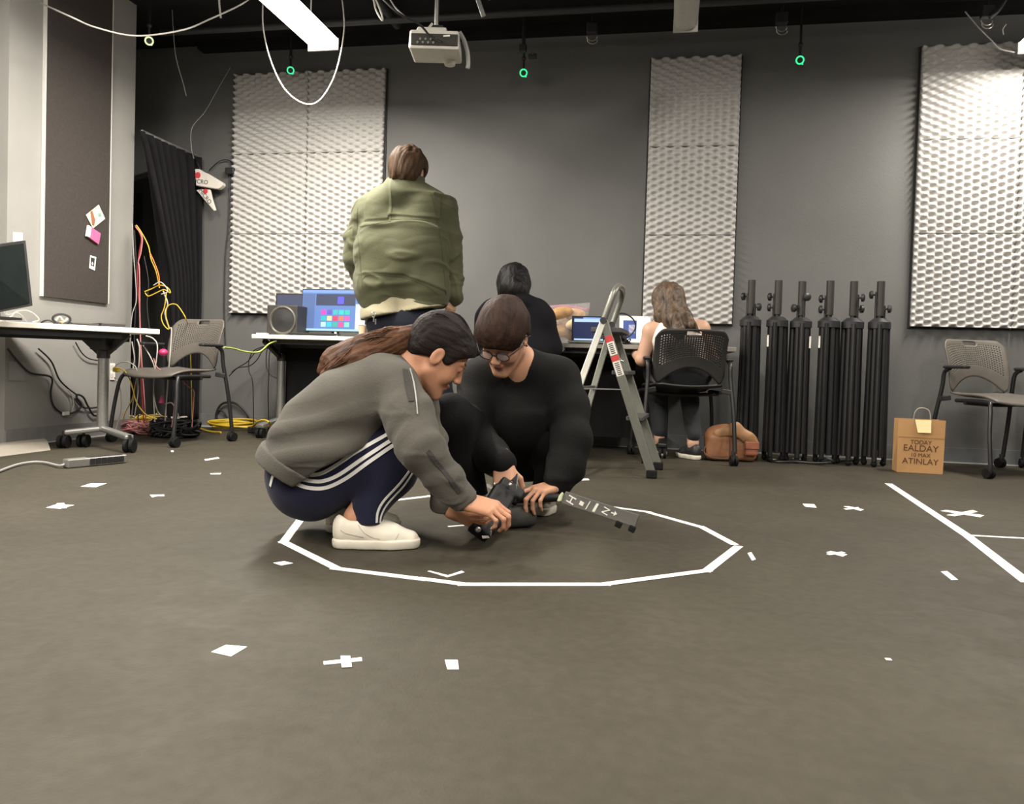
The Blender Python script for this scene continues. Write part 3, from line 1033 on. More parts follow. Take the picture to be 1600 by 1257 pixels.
# ---------------------------------------------------------------- desks
def desk(name, x0, x1, y0, y1, top, leg_xs, label, topm, face=None, arm=0.30, legm=None, th=0.028):
    t = thing(name, ((x0+x1)/2, (y0+y1)/2, 0), label, 'desk')
    MB().box(((x0+x1)/2, (y0+y1)/2, top-th/2), (x1-x0, y1-y0, th)).build('tabletop', topm, t, bevel=0.003)
    yc = (y0+y1)/2+0.02
    MB().box(((x0+x1)/2, yc, top-th-0.03), (x1-x0-0.12, 0.05, 0.045)).box(((x0+x1)/2, y0+0.08, top-th-0.018), (x1-x0-0.2, 0.03, 0.03)).build('under_beam', M_black, t)
    if face:
        MB().box(((face[0]+face[1])/2, y0+.40, .39), (face[1]-face[0], .018, .60)).build('dark_backdrop', mat('black_panel', (.008, .008, .009), .7, spec=.2), t)  # black sheet added to make the space under the desktop dark
    for lx in leg_xs:
        MB().cyl((lx, yc, 0.11), (lx, yc, top-th-0.14), 0.029, n=20).build('leg_column', legm or M_steel, t, smooth=True)
        m = MB().cyl((lx, yc, top-th-0.15), (lx, yc, top-th-0.10), 0.033, n=18)
        for q in (-1, 1):
            m.bar((lx, yc, top-th-0.13), (lx, yc+q*arm*0.85, top-th-0.012), 0.03, 0.03)
        m.box((lx, yc, top-th-0.05), (0.07, 0.18, 0.09))
        m.build('leg_bracket', M_black, t)
        m = MB()
        for q in (-1, 1):
            m.bar((lx, yc, 0.115), (lx, yc+q*arm, 0.082), 0.055, 0.028)
        m.build('foot_bar', legm or M_steel, t, bevel=0.008)
        for q in (-1, 1):
            y = yc+q*(arm-0.02)
            MB().cyl((lx-.024, y, .034), (lx-.006, y, .034), .034, n=18).cyl((lx+.006, y, .034), (lx+.024, y, .034), .034, n=18).cyl((lx, y, .03), (lx, y, .085), .009, n=8).build('castor', M_rub, t)
    return t
# white desk in the middle distance (its near edge and right end are seen)
TOPZ = 0.713
a, b = flr(393, 527, TOPZ), None
DY = 5.02
a = atY(393, 527, DY); b = atY(571, 529, DY)
lc = atY(436, 600, DY+0.32)
desk('white_desk', a.x, b.x, DY, WY-0.04, TOPZ, [lc.x], 'white-topped desk carrying the lit monitor and the speaker, behind the woman', M_lam, legm=M_steel, face=(atY(447, 600, DY+.4).x, b.x))
# dark desk with laptops
c0, c1 = atY(740, 541, DY), atY(1150, 545, DY+0.05)
M_dk = mat('grey_laminate', (0.25, 0.235, 0.21), 0.4, var=0.03)
desk('grey_desk', c0.x, c1.x, DY+0.02, WY-0.04, 0.706, [c0.x+0.12, c1.x-0.42], 'dark desk holding the two laptops and the bread bag', M_dk, legm=M_blkm, face=(c0.x, atY(992, 600, DY+.4).x))
# desk along the left wall
tp = flr(250, 512, 0.0)
lf1, lf2 = flr(95, 700), flr(207, 706)
# near edge of the left desk runs from the frame edge to the free corner
pc = at(250, 513, 4.72)
pe = at(-60, 497, 4.0)
edge = Vector((pc.x-pe.x, pc.y-pe.y, 0)).normalized()
out = Vector((edge.y, -edge.x, 0))       # towards the viewer's right
inn = -out
t = thing('white_desk', Vector((pc.x, pc.y, 0))-edge*0.6+inn*0.3, 'white-topped castor desk with a monitor and cables on it by the left wall', 'desk')
P0 = Vector((pc.x, pc.y, 0)); P1 = P0-edge*1.35
depth = 0.44
ztop = 0.705
MB().prism([P0+UZ*(ztop-0.03), P1+UZ*(ztop-0.03), P1+inn*depth+UZ*(ztop-0.03), P0+inn*depth+UZ*(ztop-0.03)], (0, 0, 0.03)).build('tabletop', M_lam, t, bevel=0.003)
ctr = at(161, 600, 4.72)
L0 = Vector((ctr.x, ctr.y, 0))
MB().bar(P0-edge*.1+inn*.22+UZ*(ztop-.055), P1+edge*.05+inn*.22+UZ*(ztop-.055), .07, .05).build('under_beam', M_black, t)
MB().bar(P0-edge*.2+inn*.05+UZ*(ztop-.048), P1+edge*.05+inn*.05+UZ*(ztop-.048), .02, .035).build('under_beam', M_black, t)
MB().cyl(L0+UZ*.10, L0+UZ*(ztop-.16), .030, n=20).build('leg_column', M_steel, t, smooth=True)
m = MB().cyl(L0+UZ*(ztop-.18), L0+UZ*(ztop-.13), .036, n=18)
la = SIDE
for q in (-1, 1):
    m.bar(L0+UZ*(ztop-.16), L0+la*q*.14+UZ*(ztop-.035), .03, .04)
m.box(L0+UZ*(ztop-.08), (.10, .10, .1))
m.build('leg_bracket', M_black, t)
f1 = at(100, 672, 4.62); f1.z = .09
f2 = at(203, 678, 4.50); f2.z = .085
MB().bar(L0+UZ*.11, f1, .05, .03).bar(L0+UZ*.11, f2, .05, .03).build('foot_bar', M_steel, t, bevel=.01)
for c in (f1, f2, (f1+f2)/2+inn*.2):
    c = Vector((c.x, c.y, 0))
    fk = MB().cyl(c+UZ*.03, c+UZ*.1, .009, n=8).build('castor', M_black, t)
    for e in (-1, 1):
        MB().cyl(c+SIDE*(e*.017-.009)+UZ*.038, c+SIDE*(e*.017+.009)+UZ*.038, .037, n=18).build('castor_wheel', M_rub, fk)

# ---------------------------------------------------------------- things on the left desk
def onD(px, py, z=ztop):
    return flr(px, py, z)
def wire(name, pts, r, m, label, cat='cable', n=8, group=None, k=8, parent=None):
    o = MB().tube(crv(pts, n), r, k).build(name, m, parent, smooth=True)
    return tag(o, label, cat, group) if label else o
# monitor seen obliquely from its dark screen side
t = thing('monitor', at(5, 495, 3.95), 'dark flat monitor standing on the left desk, cut by the picture edge', 'monitor')
dm = 4.0
q = [at(-60, 391, 3.75), at(40, 376, 4.15), at(51, 478, 4.15), at(-60, 500, 3.75)]
n_ = (q[1]-q[0]).cross(q[3]-q[0]).normalized()
if n_.dot(CAM-q[0]) < 0: n_ = -n_
MB().prism(q, -n_*0.03).build('casing', M_black, t)
ins = [q[0]*.97+q[2]*.03, q[1]*.96+q[3]*.04, q[2]*.95+q[0]*.05, q[3]*.97+q[1]*.03]
MB().prism([p+n_*.001 for p in ins], n_*0.001).build('screen', mat('dark_screen', (0.008, 0.011, 0.011), 0.25, spec=.3), t)
bs = (q[2]+q[3])/2-n_*.03
MB().bar(bs, Vector((bs.x, bs.y, ztop+.01)), .06, .02).box((bs.x, bs.y, ztop+.008), (.2, .14, .012)).build('stand', M_black, t)
dz = Vector((0, 0, ztop))
def dk(u, v, z=0.0):       # u metres back from the free corner along the edge, v metres in
    p = P0-edge*u+inn*v
    return Vector((p.x, p.y, ztop+z))
def du(px):                # u at which the near edge appears at px
    r = ray(px, 510)
    A = np.array([[r.x, edge.x], [r.y, edge.y]])
    s = np.linalg.solve(A, np.array([P0.x, P0.y]))
    return float(s[1])
u1, u2 = du(36), du(70)
wire('white_cable', [dk(du(8), .10, .006), dk(du(22), .09, .02), dk(du(34), .1, .055), dk(du(50), .1, .065), dk(du(62), .1, .05), dk(du(70), .1, .02), dk(du(60), .1, .006)], .0045, M_whitew, 'white cable looping up on the left desk beside the monitor')
wire('grey_cable', [dk(du(2), .14, .05), dk(du(12), .14, .07), dk(du(24), .15, .04), dk(du(42), .15, .05), dk(du(56), .16, .008)], .004, M_grayw, 'thin grey cables heaped under the monitor on the left desk')
wire('black_cable', [dk(du(76), .13, .006), dk(du(84), .12, .02), dk(du(92), .12, .018), dk(du(98), .12, .006)], .005, M_wire, 'short black cable between the white loop and the coiled headset')
t = thing('coiled_headset', dk(du(108), .12), 'small round bundle of black and pale cord on the left desk', 'headset')
cc = dk(du(108), .12, .032)
MB().tube([cc+edge*(.045*math.cos(a))+UZ*(.026*math.sin(a)) for a in [2*math.pi*i/28 for i in range(28)]], .006, 8, closed=True).build('cord_ring', M_wire, t, smooth=True)
MB().tube(crv([cc+edge*-.03+UZ*-.01, cc+edge*-.01+UZ*.012, cc+edge*.012+UZ*-.012, cc+edge*.03+UZ*.006], 6), .006, 8).build('pale_cord', M_whitew, t)
MB().ball(cc+edge*.0-UZ*.018, .010, sc=(1.6, 1, .7)).build('earpiece', mat('tan_pad', (.35, .25, .16), .7), t, smooth=True)
for (ua, ub, va, vb, h, lab) in ((du(122), du(166), .10, .26, .016, 'thin black slab lying on the left desk beside the cord bundle'), (du(168), du(206), .09, .28, .022, 'flat black laptop-like slab near the free corner of the left desk')):
    o = MB().prism([dk(ua, va, .001), dk(ub, va, .001), dk(ub, vb, .001), dk(ua, vb, .001)], (0, 0, h)).build('black_tablet', mat('dark_slab', (.04, .036, .036), .35), bevel=.004)
    tag(o, lab, 'tablet')

# power strip and cable ramp on the floor
def fbar(a, b, w, h, z0=0.0):
    return a, b
p1, p2 = flr(106, 733), flr(199, 724)
ax = (p2-p1).normalized(); sdv = Vector((-ax.y, ax.x, 0))
t = thing('power_strip', (p1+p2)/2, 'long silver power strip on the floor in front of the left desk', 'power strip')
MB().prism([p1+sdv*.0+UZ*.002, p2+UZ*.002, p2+sdv*.05+UZ*.002, p1+sdv*.05+UZ*.002], (0, 0, .042)).build('housing', M_steel, t, bevel=.006)
Lg = (p2-p1).length
for k in range(6):
    s0 = Lg*(.40+.098*k)
    c = p1+ax*s0+sdv*.0+UZ*.024
    MB().box(c-sdv*.001, (.026, .004, .030), Matrix.Rotation(math.atan2(ax.y, ax.x), 3, 'Z')).build('socket', M_black, t)
    MB().box(c+sdv*.024+UZ*.021, (.028, .032, .003), Matrix.Rotation(math.atan2(ax.y, ax.x), 3, 'Z')).build('socket', M_black, t)
wire('power_cable', [p1+sdv*.025+UZ*.02, flr(92, 728, .012), flr(70, 723, .01), flr(50, 722.5, .01), flr(25, 727, .009), flr(-10, 740, .009)], .006, M_grayw, 'grey power cord running from the silver strip to the picture edge')
M_ramp = mat('pale_ramp_plastic', (.34, .31, .26), .5, var=.06)
r0, r1, r2, r3 = flr(-60, 722), flr(79, 704), flr(66, 690), flr(-60, 703)
m = MB()
mid0, mid1 = (r0+r3)/2+UZ*.035, (r1+r2)/2+UZ*.035
m.add([r0+UZ*.001, r1+UZ*.001, r2+UZ*.001, r3+UZ*.001, mid0+(r3-r0)*.18, mid1+(r2-r1)*.18, mid0-(r3-r0)*.14, mid1-(r2-r1)*.14],
      [(0, 3, 2, 1), (0, 1, 7, 6), (6, 7, 5, 4), (4, 5, 2, 3), (1, 2, 5, 7), (0, 6, 4, 3)])
tag(m.build('cable_ramp', M_ramp), 'pale beige cable ramp on the floor at the left picture edge', 'cable ramp')

# cables hanging under the left desk
def onLw(px, py, off=.02): return onL(px, py, off)
G = 'cables under the left desk'
wire('black_cable', [onLw(12, 545), onLw(28, 565), onLw(48, 583), onLw(80, 590), onLw(79, 615), onLw(84, 635), onLw(98, 646), onLw(115, 645), onLw(127, 635), onLw(120, 622), onLw(121, 617), onLw(130, 621), onLw(137, 634), onLw(146, 649), onLw(156, 649)], .006, M_wire, 'black cable with a white tag looping low under the left desk', group=G)
wire('black_cable', [onLw(60, 545), onLw(80, 565), onLw(92, 592), onLw(106, 607), onLw(120, 618), onLw(118, 625), onLw(128, 636), onLw(142, 638), onLw(156, 636)], .005, M_wire, 'black cable sagging from the desk underside to the desk leg', group=G)
wire('black_cable', [onLw(118, 535), onLw(128, 552), onLw(140, 561), onLw(156, 564)], .004, M_wire, 'thin black cable just left of the desk column', group=G)
wire('white_cable', [onLw(106, 609), onLw(112, 617), onLw(115, 632), onLw(112, 645)], .0035, M_whitew, 'short white cable joining the white cable tag', group=G)
tag(MB().box(onLw(103, 646.5, .03), (.014, .052, .022)).build('cable_tag', M_paper, bevel=.003), 'small white tag clipped to the low black cable', 'cable tag')

# ---------------------------------------------------------------- curtain and rack in the dark bay
M_cur = mat('black_velour', (0.010, 0.0095, 0.011), 0.9, var=0.15, sheen=0.03, spec=0.15)
m = MB()
NU, NVv = 90, 30
tA, tB = atX(222, 210, -3.60), None
ztopc = 2.09
ya, yb = atX(224, 300, -3.58).y, WY-0.03
xa, xb = -3.655, -3.655
vs = []
for j in range(NVv+1):
    v = j/NVv
    z = ztopc*(1-v)+0.06*v
    lo_y = ya+(0.36*min(1, v*2.2)**0.8+0.10*v)*(yb-ya)
    for i in range(NU+1):
        u = i/NU
        y = lo_y+(yb-lo_y)*u
        amp = 0.022+0.028*min(1, v*2)
        x = xa+amp*math.sin(u*math.pi*15+0.5*math.sin(v*3+u*4))+0.012*math.sin(u*41+v*2)+0.05*v*(1-u)+0.03
        vs.append((x, y, z))
W = NU+1
m.add(vs, [(j*W+i, j*W+i+1, (j+1)*W+i+1, (j+1)*W+i) for j in range(NVv) for i in range(NU)])
o = m.build('curtain', M_cur)
for p in o.data.polygons: p.use_smooth = True
s = o.modifiers.new('thick', 'SOLIDIFY'); s.thickness = 0.004
tag(o, 'black velour curtain hanging in folds beside the cable-filled bay', 'curtain')
tag(MB().cyl((xa+.02, EDGE+.003, ztopc+.012), (xa+.02, WY-.003, ztopc+.012), .011, n=12).build('curtain_rod', M_steel, smooth=True), 'thin metal rod carrying the black curtain', 'curtain rod')
# equipment rack standing in the bay
t = thing('equipment_rack', (-4.3, 5.4, 0), 'tall dark open equipment rack in the bay behind the cables', 'rack')
for x in (-4.55, -4.08):
    for y in (5.15, 5.6):
        MB().box((x, y, .9), (.035, .035, 1.8)).build('upright', M_black, t)
for z in (.1, .5, .9, 1.3, 1.7):
    MB().box((-4.315, 5.375, z), (.46, .44, .03)).build('shelf', M_black, t)
for z, h, d_ in ((.3, .2, .3), (.63, .16, .34), (1.02, .12, .3)):
    b_ = MB().box((-4.31, 5.36, z), (.40, d_, h)).build('rack_unit', mat('dark_green_unit', (.02, .03, .026), .5), t, bevel=.005)
# ---------------------------------------------------------------- cables in the bay and the tangle
G = 'cables hanging in the dark bay'
def bay(pts, d=5.35, z=None):
    out = []
    for i, p in enumerate(pts):
        dd = p[2] if len(p) > 2 else d
        q = at(p[0], p[1], dd)
        out.append(Vector((q.x, q.y, max(q.z, .01))))
    return out
def bw(pts, r, m, label, d=5.35, name='hanging_cable'):
    return wire(name, bay(pts, d), r*.66, m, label, group=G)
bw([(213, 352), (222, 365), (232, 385), (236, 405), (244, 425), (249, 450)], .006, M_yelw, 'yellow cable arching out of the bay at its top', 5.45)
bw([(211, 353), (217, 362), (221, 375), (217, 400), (215, 440), (219, 500), (220, 560), (222, 620), (225, 662)], .006, M_redw, 'red cable hanging down the left side of the bay', 5.42)
bw([(212, 355), (222, 370), (220, 395), (216, 410), (218, 425), (219, 520), (224, 600), (228, 660)], .006, M_pinkw, 'short pale pink cable at the top of the bay', 5.40)
bw([(234, 395), (241, 410), (248, 430), (249, 448)], .006, M_orgw, 'orange cable joining the pale yellow knot', 5.43)
bw([(226, 456), (236, 452), (250, 446), (262, 450), (266, 458), (256, 453), (244, 458), (232, 463), (227, 458)], .006, M_yelw, 'yellow cable knot at mid height in the bay', 5.35)
bw([(240, 446), (250, 441), (258, 447), (262, 456), (252, 460)], .005, M_whitew, 'white cable tangled into the yellow knot', 5.33)
bw([(255, 455), (262, 475), (258, 490), (264, 512), (268, 520), (262, 600), (258, 660)], .007, M_whitew, 'white cable pair dropping from the yellow knot', 5.34)
bw([(260, 458), (257, 480), (252, 495), (256, 508), (264, 514), (259, 492), (263, 478), (275, 476), (285, 488), (291, 500), (296, 520, 5.5), (299, 600, 5.55), (300, 664, 5.6)], .005, M_yelw, 'yellow cable looping over to the chair back', 5.30)
bw([(207, 350), (209, 400), (212, 440), (213, 470), (207, 490), (204, 515)], .004, M_whitew, 'thin white cable along the wall edge at the bay', 5.48)
bw([(210, 360), (213, 420), (212, 480), (210, 540), (214, 600), (216, 664)], .006, M_wire, 'black cable bundle down the bay edge', 5.5)
bw([(225, 400), (232, 440), (230, 480), (236, 530)], .005, M_wire, 'black cable in the middle of the bay', 5.45)
bw([(206, 534), (210, 560), (208, 575), (214, 580), (216, 610), (212, 640), (208, 665)], .0055, M_whitew, 'white cable falling from under the desk to the tangle', 5.1)
bw([(214, 530), (218, 545), (216, 580), (210, 610), (206, 650)], .006, M_whitew, 'thicker white cable left of the chair seat', 5.15)
bw([(228, 525), (240, 530), (246, 545), (240, 600), (242, 660)], .006, M_whitew, 'short white cable curving behind the pink plug', 5.2)
bw([(224, 540), (236, 560), (242, 580), (240, 610), (245, 640), (252, 650)], .006, M_whitew, 'grey-white cable passing behind the chair seat', 5.25)
bw([(240, 560), (246, 575), (262, 582), (275, 587), (272, 640), (268, 668)], .005, M_pinkw, 'pink cable touching the chair seat', 5.2)
bw([(178, 575), (186, 568), (200, 566), (212, 574), (215, 590)], .005, M_whitew, 'white cable arching from the wall outlet', 5.05)
bw([(179, 590), (188, 610), (189, 640), (184, 660), (181, 672)], .006, M_whitew, 'white cord dropping from the wall outlet to the floor', 5.05)
bw([(181, 576), (190, 577), (197, 583), (203, 594), (208, 610), (214, 630), (228, 648), (245, 655)], .006, M_yelw, 'yellow cord running from the wall outlet into the tangle', 5.0)
bw([(212, 600), (206, 625), (196, 645), (192, 660)], .005, M_yelw, 'dull yellow cord behind the left chair leg', 5.1)
bw([(280, 590), (292, 603), (302, 610), (303, 622), (300, 668)], .005, M_pinkw, 'short pink cable beside the front chair leg', 5.2)
bw([(258, 632), (268, 630), (276, 642), (280, 655)], .006, M_whitew, 'white cable arching out of the floor tangle', 5.3)
tag(MB().box(at(182, 578, 5.03), (.035, .03, .03)).build('power_plug', M_yelw, bevel=.006), 'yellow plug in the white wall outlet', 'plug')
tag(MB().ball(at(255, 551, 5.25), .03, sc=(1, 1, .8)).build('pink_plug', mat('pink_plastic', (.5, .03, .13), .4), smooth=True), 'bright pink round plug cover behind the grey chair', 'plug')
tag(MB().cyl(at(252, 630, 5.25), at(253, 619, 5.25), .018, .006, n=12).build('pink_plug', MATS['pink_plastic'], smooth=True), 'small pink plug tip above the floor tangle', 'plug')
# the tangle on the floor: many loose cables nobody could count
rnd = random.Random(11)
cen = flr(250, 668); 
def tangle(name, c, rx, ry, n, m, label, r=.0055, h=.05, kind='stuff', seed=1):
    rn = random.Random(seed)
    mb = MB()
    for i in range(n):
        a0 = rn.uniform(0, 6.28)
        pts = []
        for k in range(7):
            a = a0+k*rn.uniform(.5, 1.1)
            q = rn.uniform(.3, 1)
            pts.append(c+SIDE*math.cos(a)*rx*q+TOCAM*math.sin(a)*ry*q+UZ*rn.uniform(.008, h))
        mb.tube(crv(pts, 6), r, 6)
    o = mb.build(name, m, smooth=True)
    return tag(o, label, 'cables', kind=kind)
tangle('cable_tangle', flr(228, 678), .20, .15, 20, M_pinkw, 'heap of pinkish and white cables on the floor left of the chair legs', seed=3, h=.09)
tangle('cable_tangle', flr(240, 674), .22, .15, 12, M_whitew, 'loose white cables on the floor below the bay', seed=4, h=.11)
tangle('cable_tangle', flr(274, 684), .17, .11, 34, M_wire, 'black mass of cables on the floor under the left grey chair', seed=5, h=.12, r=.007)
tangle('cable_tangle', flr(240, 676), .20, .14, 6, M_yelw, 'few dull yellow cables lying on top of the floor tangle', seed=6, h=.13)
def coil(name, c, rx, ry, n, r, m, label, tilt=0.0, seed=2, parent=None):
    rn = random.Random(seed)
    pts = []
    for k in range(n*14):
        a = 2*math.pi*k/14
        w = 1+.12*math.sin(k*.37+seed)
        pts.append(c+SIDE*math.cos(a)*rx*w+TOCAM*math.sin(a)*ry*w+UZ*(r+.012+.01*(k/14)+.008*math.sin(a*1.5+k*.1)))
    return tag(MB().tube(crv(pts, 3), r, 8).build(name, m, parent, smooth=True), label, 'cable')
coil('yellow_cable_coil', flr(364, 672), .17, .10, 5, .0075, M_yelw, 'coil of bright yellow cable on the floor behind the chair leg')
wire('yellow_cable', [flr(300, 664, .012), flr(315, 671, .012), flr(330, 675, .012), flr(345, 676, .02)], .007, M_yelw, 'yellow cable leading from the chair leg into the yellow coil')
wire('yellow_cable', [flr(392, 670, .03), at(402, 660, 5.5), at(410, 657, 5.4), at(420, 660, 5.3), flr(428, 676, .012), flr(440, 684, .012)], .007, M_yelw, 'yellow cable arching from the coil towards the crouching woman')
wb = lambda px, py, o=.03: atY(px, py, WY-o)
t_ = wire('black_cable_loop', [wb(396, 668, .05), wb(388, 650), wb(372, 633), wb(358, 629), wb(345, 633), wb(338, 648), wb(341, 663), wb(352, 668, .05)], .009, M_wire, 'thick black cable loop leaning on the back wall behind the chair')
wire('black_cable_loop', [wb(340, 640), wb(350, 645), wb(356, 658), wb(352, 668, .05)], .007, M_wire, 'smaller inner black cable loop behind the chair leg')
for i, (pts, lab) in enumerate((([(432, 537), (408, 545), (398, 552), (386, 566), (370, 576), (358, 588)], 'black cable sweeping from the white desk to the left chair'),
                                ([(436, 537), (412, 547), (402, 562), (390, 572), (372, 575), (362, 582)], 'second black cable sagging left of the white desk'),
                                ([(430, 537), (418, 545), (416, 570), (421, 585), (434, 592)], 'black cable hanging close to the white desk column'),
                                ([(434, 537), (422, 548), (420, 580), (419, 620), (420, 666)], 'black cable dropping straight beside the desk column'),
                                ([(428, 538), (400, 546), (390, 560), (389, 580), (395, 600), (396, 664)], 'thin dark cable on the wall left of the desk column'))):
    wire('black_cable', [atY(x, y, WY-.15-.02*i) for x, y in pts], .004, M_wire, lab, group='cables left of the white desk')
wire('green_cable', [at(350, 543, 4.95), at(365, 545, 5.1), at(385, 550, 5.2), at(405, 550, 5.3), at(420, 538, 5.42), at(432, 533, 5.45)], .0055, M_grnw, 'yellow-green cable stretched from the chair arm to the white desk')
tag(MB().box(flr(405, 672, .025), (.16, .06, .045)).build('power_adapter', M_black, bevel=.008), 'black power adapter on the floor below the white desk', 'power adapter')
tag(MB().box(flr(332, 664, .012), (.08, .03, .02)).build('red_clip', M_redw, bevel=.004), 'small red clip on the floor next to the yellow coil', 'clip')

# wall box with cable, white arrow pieces, upper wires
t = thing('wall_sensor', atY(360, 268, WY-.03), 'small black box on the back wall left of the foam block', 'wall box')
MB().box(atY(361, 268, WY-.035), (.075, .06, .05)).build('box', M_black, t, bevel=.006)
MB().tube(crv([atY(364, 262, WY-.05), atY(360, 252, WY-.03), atY(350, 250, WY-.03), atY(340, 254, WY-.03), atY(327, 266, WY-.03)], 8), .004, 6).build('cord', M_wire, t)
MB().tube(crv([atY(359, 273, WY-.02), atY(358, 310, WY-.02), atY(356, 360, WY-.02), atY(352, 400, WY-.02), atY(350, 480, WY-.02), atY(352, 540, WY-.02)], 8), .004, 6).build('down_cord', M_wire, t)
M_kite = mat('white_foam_board', (.72, .68, .62), .6, var=.06, scale=12)
M_reds = mat('red_print', (.6, .05, .06), .6)
M_inkd = mat('dark_ink', (.06, .05, .06), .6)
def kite(name, outline, off, th, label, dot, txt, ang, red_r=.024):
    pts = [atY(x, y, WY-off) for x, y in outline]
    c = sum(pts, Vector())/len(pts)
    t = thing(name, c, label, 'drone wing')
    MB().prism(pts, (0, th, 0)).build('board', M_kite, t, bevel=.006)
    d = atY(*dot, WY-off-.001)
    MB().ball(d, red_r, sc=(1, .08, 1)).build('red_spot', M_reds, t, smooth=True)
    p = atY(*txt, WY-off-.002)
    text_mesh('MICRO', .045, M_inkd, 'lettering', t, frame(p, Vector((math.cos(ang), 0, -math.sin(ang))), Vector((math.sin(ang), 0, math.cos(ang)))))
    return t
kite('foam_wing', [(304, 264), (311, 264), (316, 268), (324, 271), (347, 285), (348, 289), (344, 293), (341, 295), (337, 295), (306, 290)], .12, .05, 'upper white pointed foam wing with a red spot hanging beside the curtain', (309, 274), (312, 284), .12)
kite('foam_wing', [(306, 297), (312, 296), (328, 296), (331, 310), (337, 329), (334, 330)], .10, .02, 'lower white pointed foam wing hanging tip down beside the curtain', (321, 299), (320.5, 307), .85, .02)
wire('hanging_wire', [atY(304, 247, WY-.05), atY(307, 252, WY-.1), atY(314, 266, WY-.1)], .004, M_wire, 'short black wire holding the white foam wings')
wire('hanging_wire', [atY(360, 105, WY-.05), atY(340, 140, WY-.1), atY(320, 175, WY-.15), atY(300, 200, WY-.2), atY(299, 230, WY-.2), atY(303, 248, WY-.15)], .003, M_grayw, 'thin wire running down from the ceiling corner to the foam wings')
wire('hanging_wire', [at(268, -5, 5.6), at(271, 50, 5.6), at(275, 90, 5.6), at(286, 130, 5.7), at(291, 150, 5.7)], .003, M_grayw, 'thin faint wire hanging down the dark bay wall')
# ---------------------------------------------------------------- things on the white desk
yd = DY
def onW(px, Y, z=TOPZ):           # a point on the desk row at column px
    r = ray(px, 530)
    p = CAM+r*(Y/r.y)
    return Vector((p.x, p.y, z))
def emis(name, col, st):
    return mat(name, (0.02, 0.02, 0.02), 0.3, var=0.0, emit=col, estr=st*.52)
def flat_panel(t, c, xdir, w, h, tiltm, screen_m, th=.02, name='screen', bez=.012, foot=True):
    """an upright panel: c = bottom centre, xdir = its local right"""
    x = Vector(xdir).normalized()
    n = Vector((x.y, -x.x, 0))
    u = (UZ-n*tiltm).normalized()
    o = [c-x*w/2, c+x*w/2, c+x*w/2+u*h, c-x*w/2+u*h]
    MB().prism(o, -n*th).build('casing', M_black, t, bevel=.003)
    o = [c-x*(w/2-bez)+u*bez+n*.0015, c+x*(w/2-bez)+u*bez+n*.0015, c+x*(w/2-bez)+u*(h-bez)+n*.0015, c-x*(w/2-bez)+u*(h-bez)+n*.0015]
    s = MB().prism(o, -n*.001).build(name, screen_m, t)
    def pt(a, b, off=.0025):      # 0..1 over the screen
        return c+x*((a-.5)*(w-2*bez))+u*(bez+b*(h-2*bez))+n*off
    return pt, x, n, u, s
# monitors
X1 = Vector((1, 0.02, 0))
t = thing('monitor', onW(452, 5.42), 'dark blue-screened monitor partly behind the lit one and the speaker', 'monitor')
cm = atY(456, 512, 5.40); cm.z = TOPZ+.06
pt, x, n, u, s_ = flat_panel(t, cm, X1, .27, .255, 0.05, emis('dim_blue_screen', (.045, .065, .14), .9))
MB().box((cm.x, cm.y+.05, TOPZ+.035), (.05, .02, .09)).box((cm.x, cm.y+.04, TOPZ+.006), (.2, .14, .012)).build('stand', M_black, t)
t = thing('monitor', onW(520, 5.26), 'lit monitor showing rows of coloured tiles on a blue window', 'monitor')
cm = atY(519.5, 518, 5.26)
L_, R_ = atY(469, 516, 5.26), atY(572, 516, 5.26)
wd = (R_-L_).length
hh = (atY(470, 449, 5.26)-atY(470, 516, 5.26)).length
cm.z = atY(520, 519, 5.26).z
x = Vector((1, -.03, 0)).normalized()
pt, x, n, u, s_ = flat_panel(t, cm, x, wd, hh, 0.06, emis('blue_window_screen', (.13, .26, .62), 1.0), bez=.007)
def patch(name, a0, b0, a1, b1, m, off=.0028):
    return MB().prism([pt(a0, b0, off), pt(a1, b0, off), pt(a1, b1, off), pt(a0, b1, off)], n*.0004).build(name, m, s_)
patch('toolbar', 0, .93, 1, 1, emis('s1', (.25, .42, .9), 1))
patch('side_list', .0, .05, .20, .90, emis('s2', (.1, .18, .42), 1))
patch('dark_view', .22, .62, .84, .90, emis('s3', (.03, .05, .11), 1))
patch('purple_shape', .56, .66, .66, .84, emis('s4', (.10, .09, .85), 1.2), .0034)
patch('white_panel', .85, .05, 1, .66, emis('s5', (.85, .95, 1.0), 1.1))
patch('task_bar', 0, 0, 1, .05, emis('s6', (.45, .75, .95), 1))
cols = [(.75, .05, .55), (.12, .1, .6), (.05, .5, .55), (.02, .65, .6), (.02, .6, .5),
        (.02, .5, .55), (.8, .7, .35), (.75, .04, .12), (.8, .2, .12), (.8, .1, .5),
        (.5, .9, .8), (.02, .6, .7), (.05, .45, .35), (.75, .08, .3), (.2, .75, .55)]
for i in range(5):
    for j in range(3):
        q = j*5+i
        patch('colour_tile', .31+.093*i, .40-.15*j, .31+.093*i+.078, .40-.15*j+.115, emis('t%d' % q, cols[q], 1.1))
MB().box((cm.x, cm.y+.05, (TOPZ+cm.z)/2+.03), (.05, .02, cm.z-TOPZ+.06)).box((cm.x, cm.y+.05, TOPZ+.006), (.22, .16, .012)).build('stand', M_black, t)
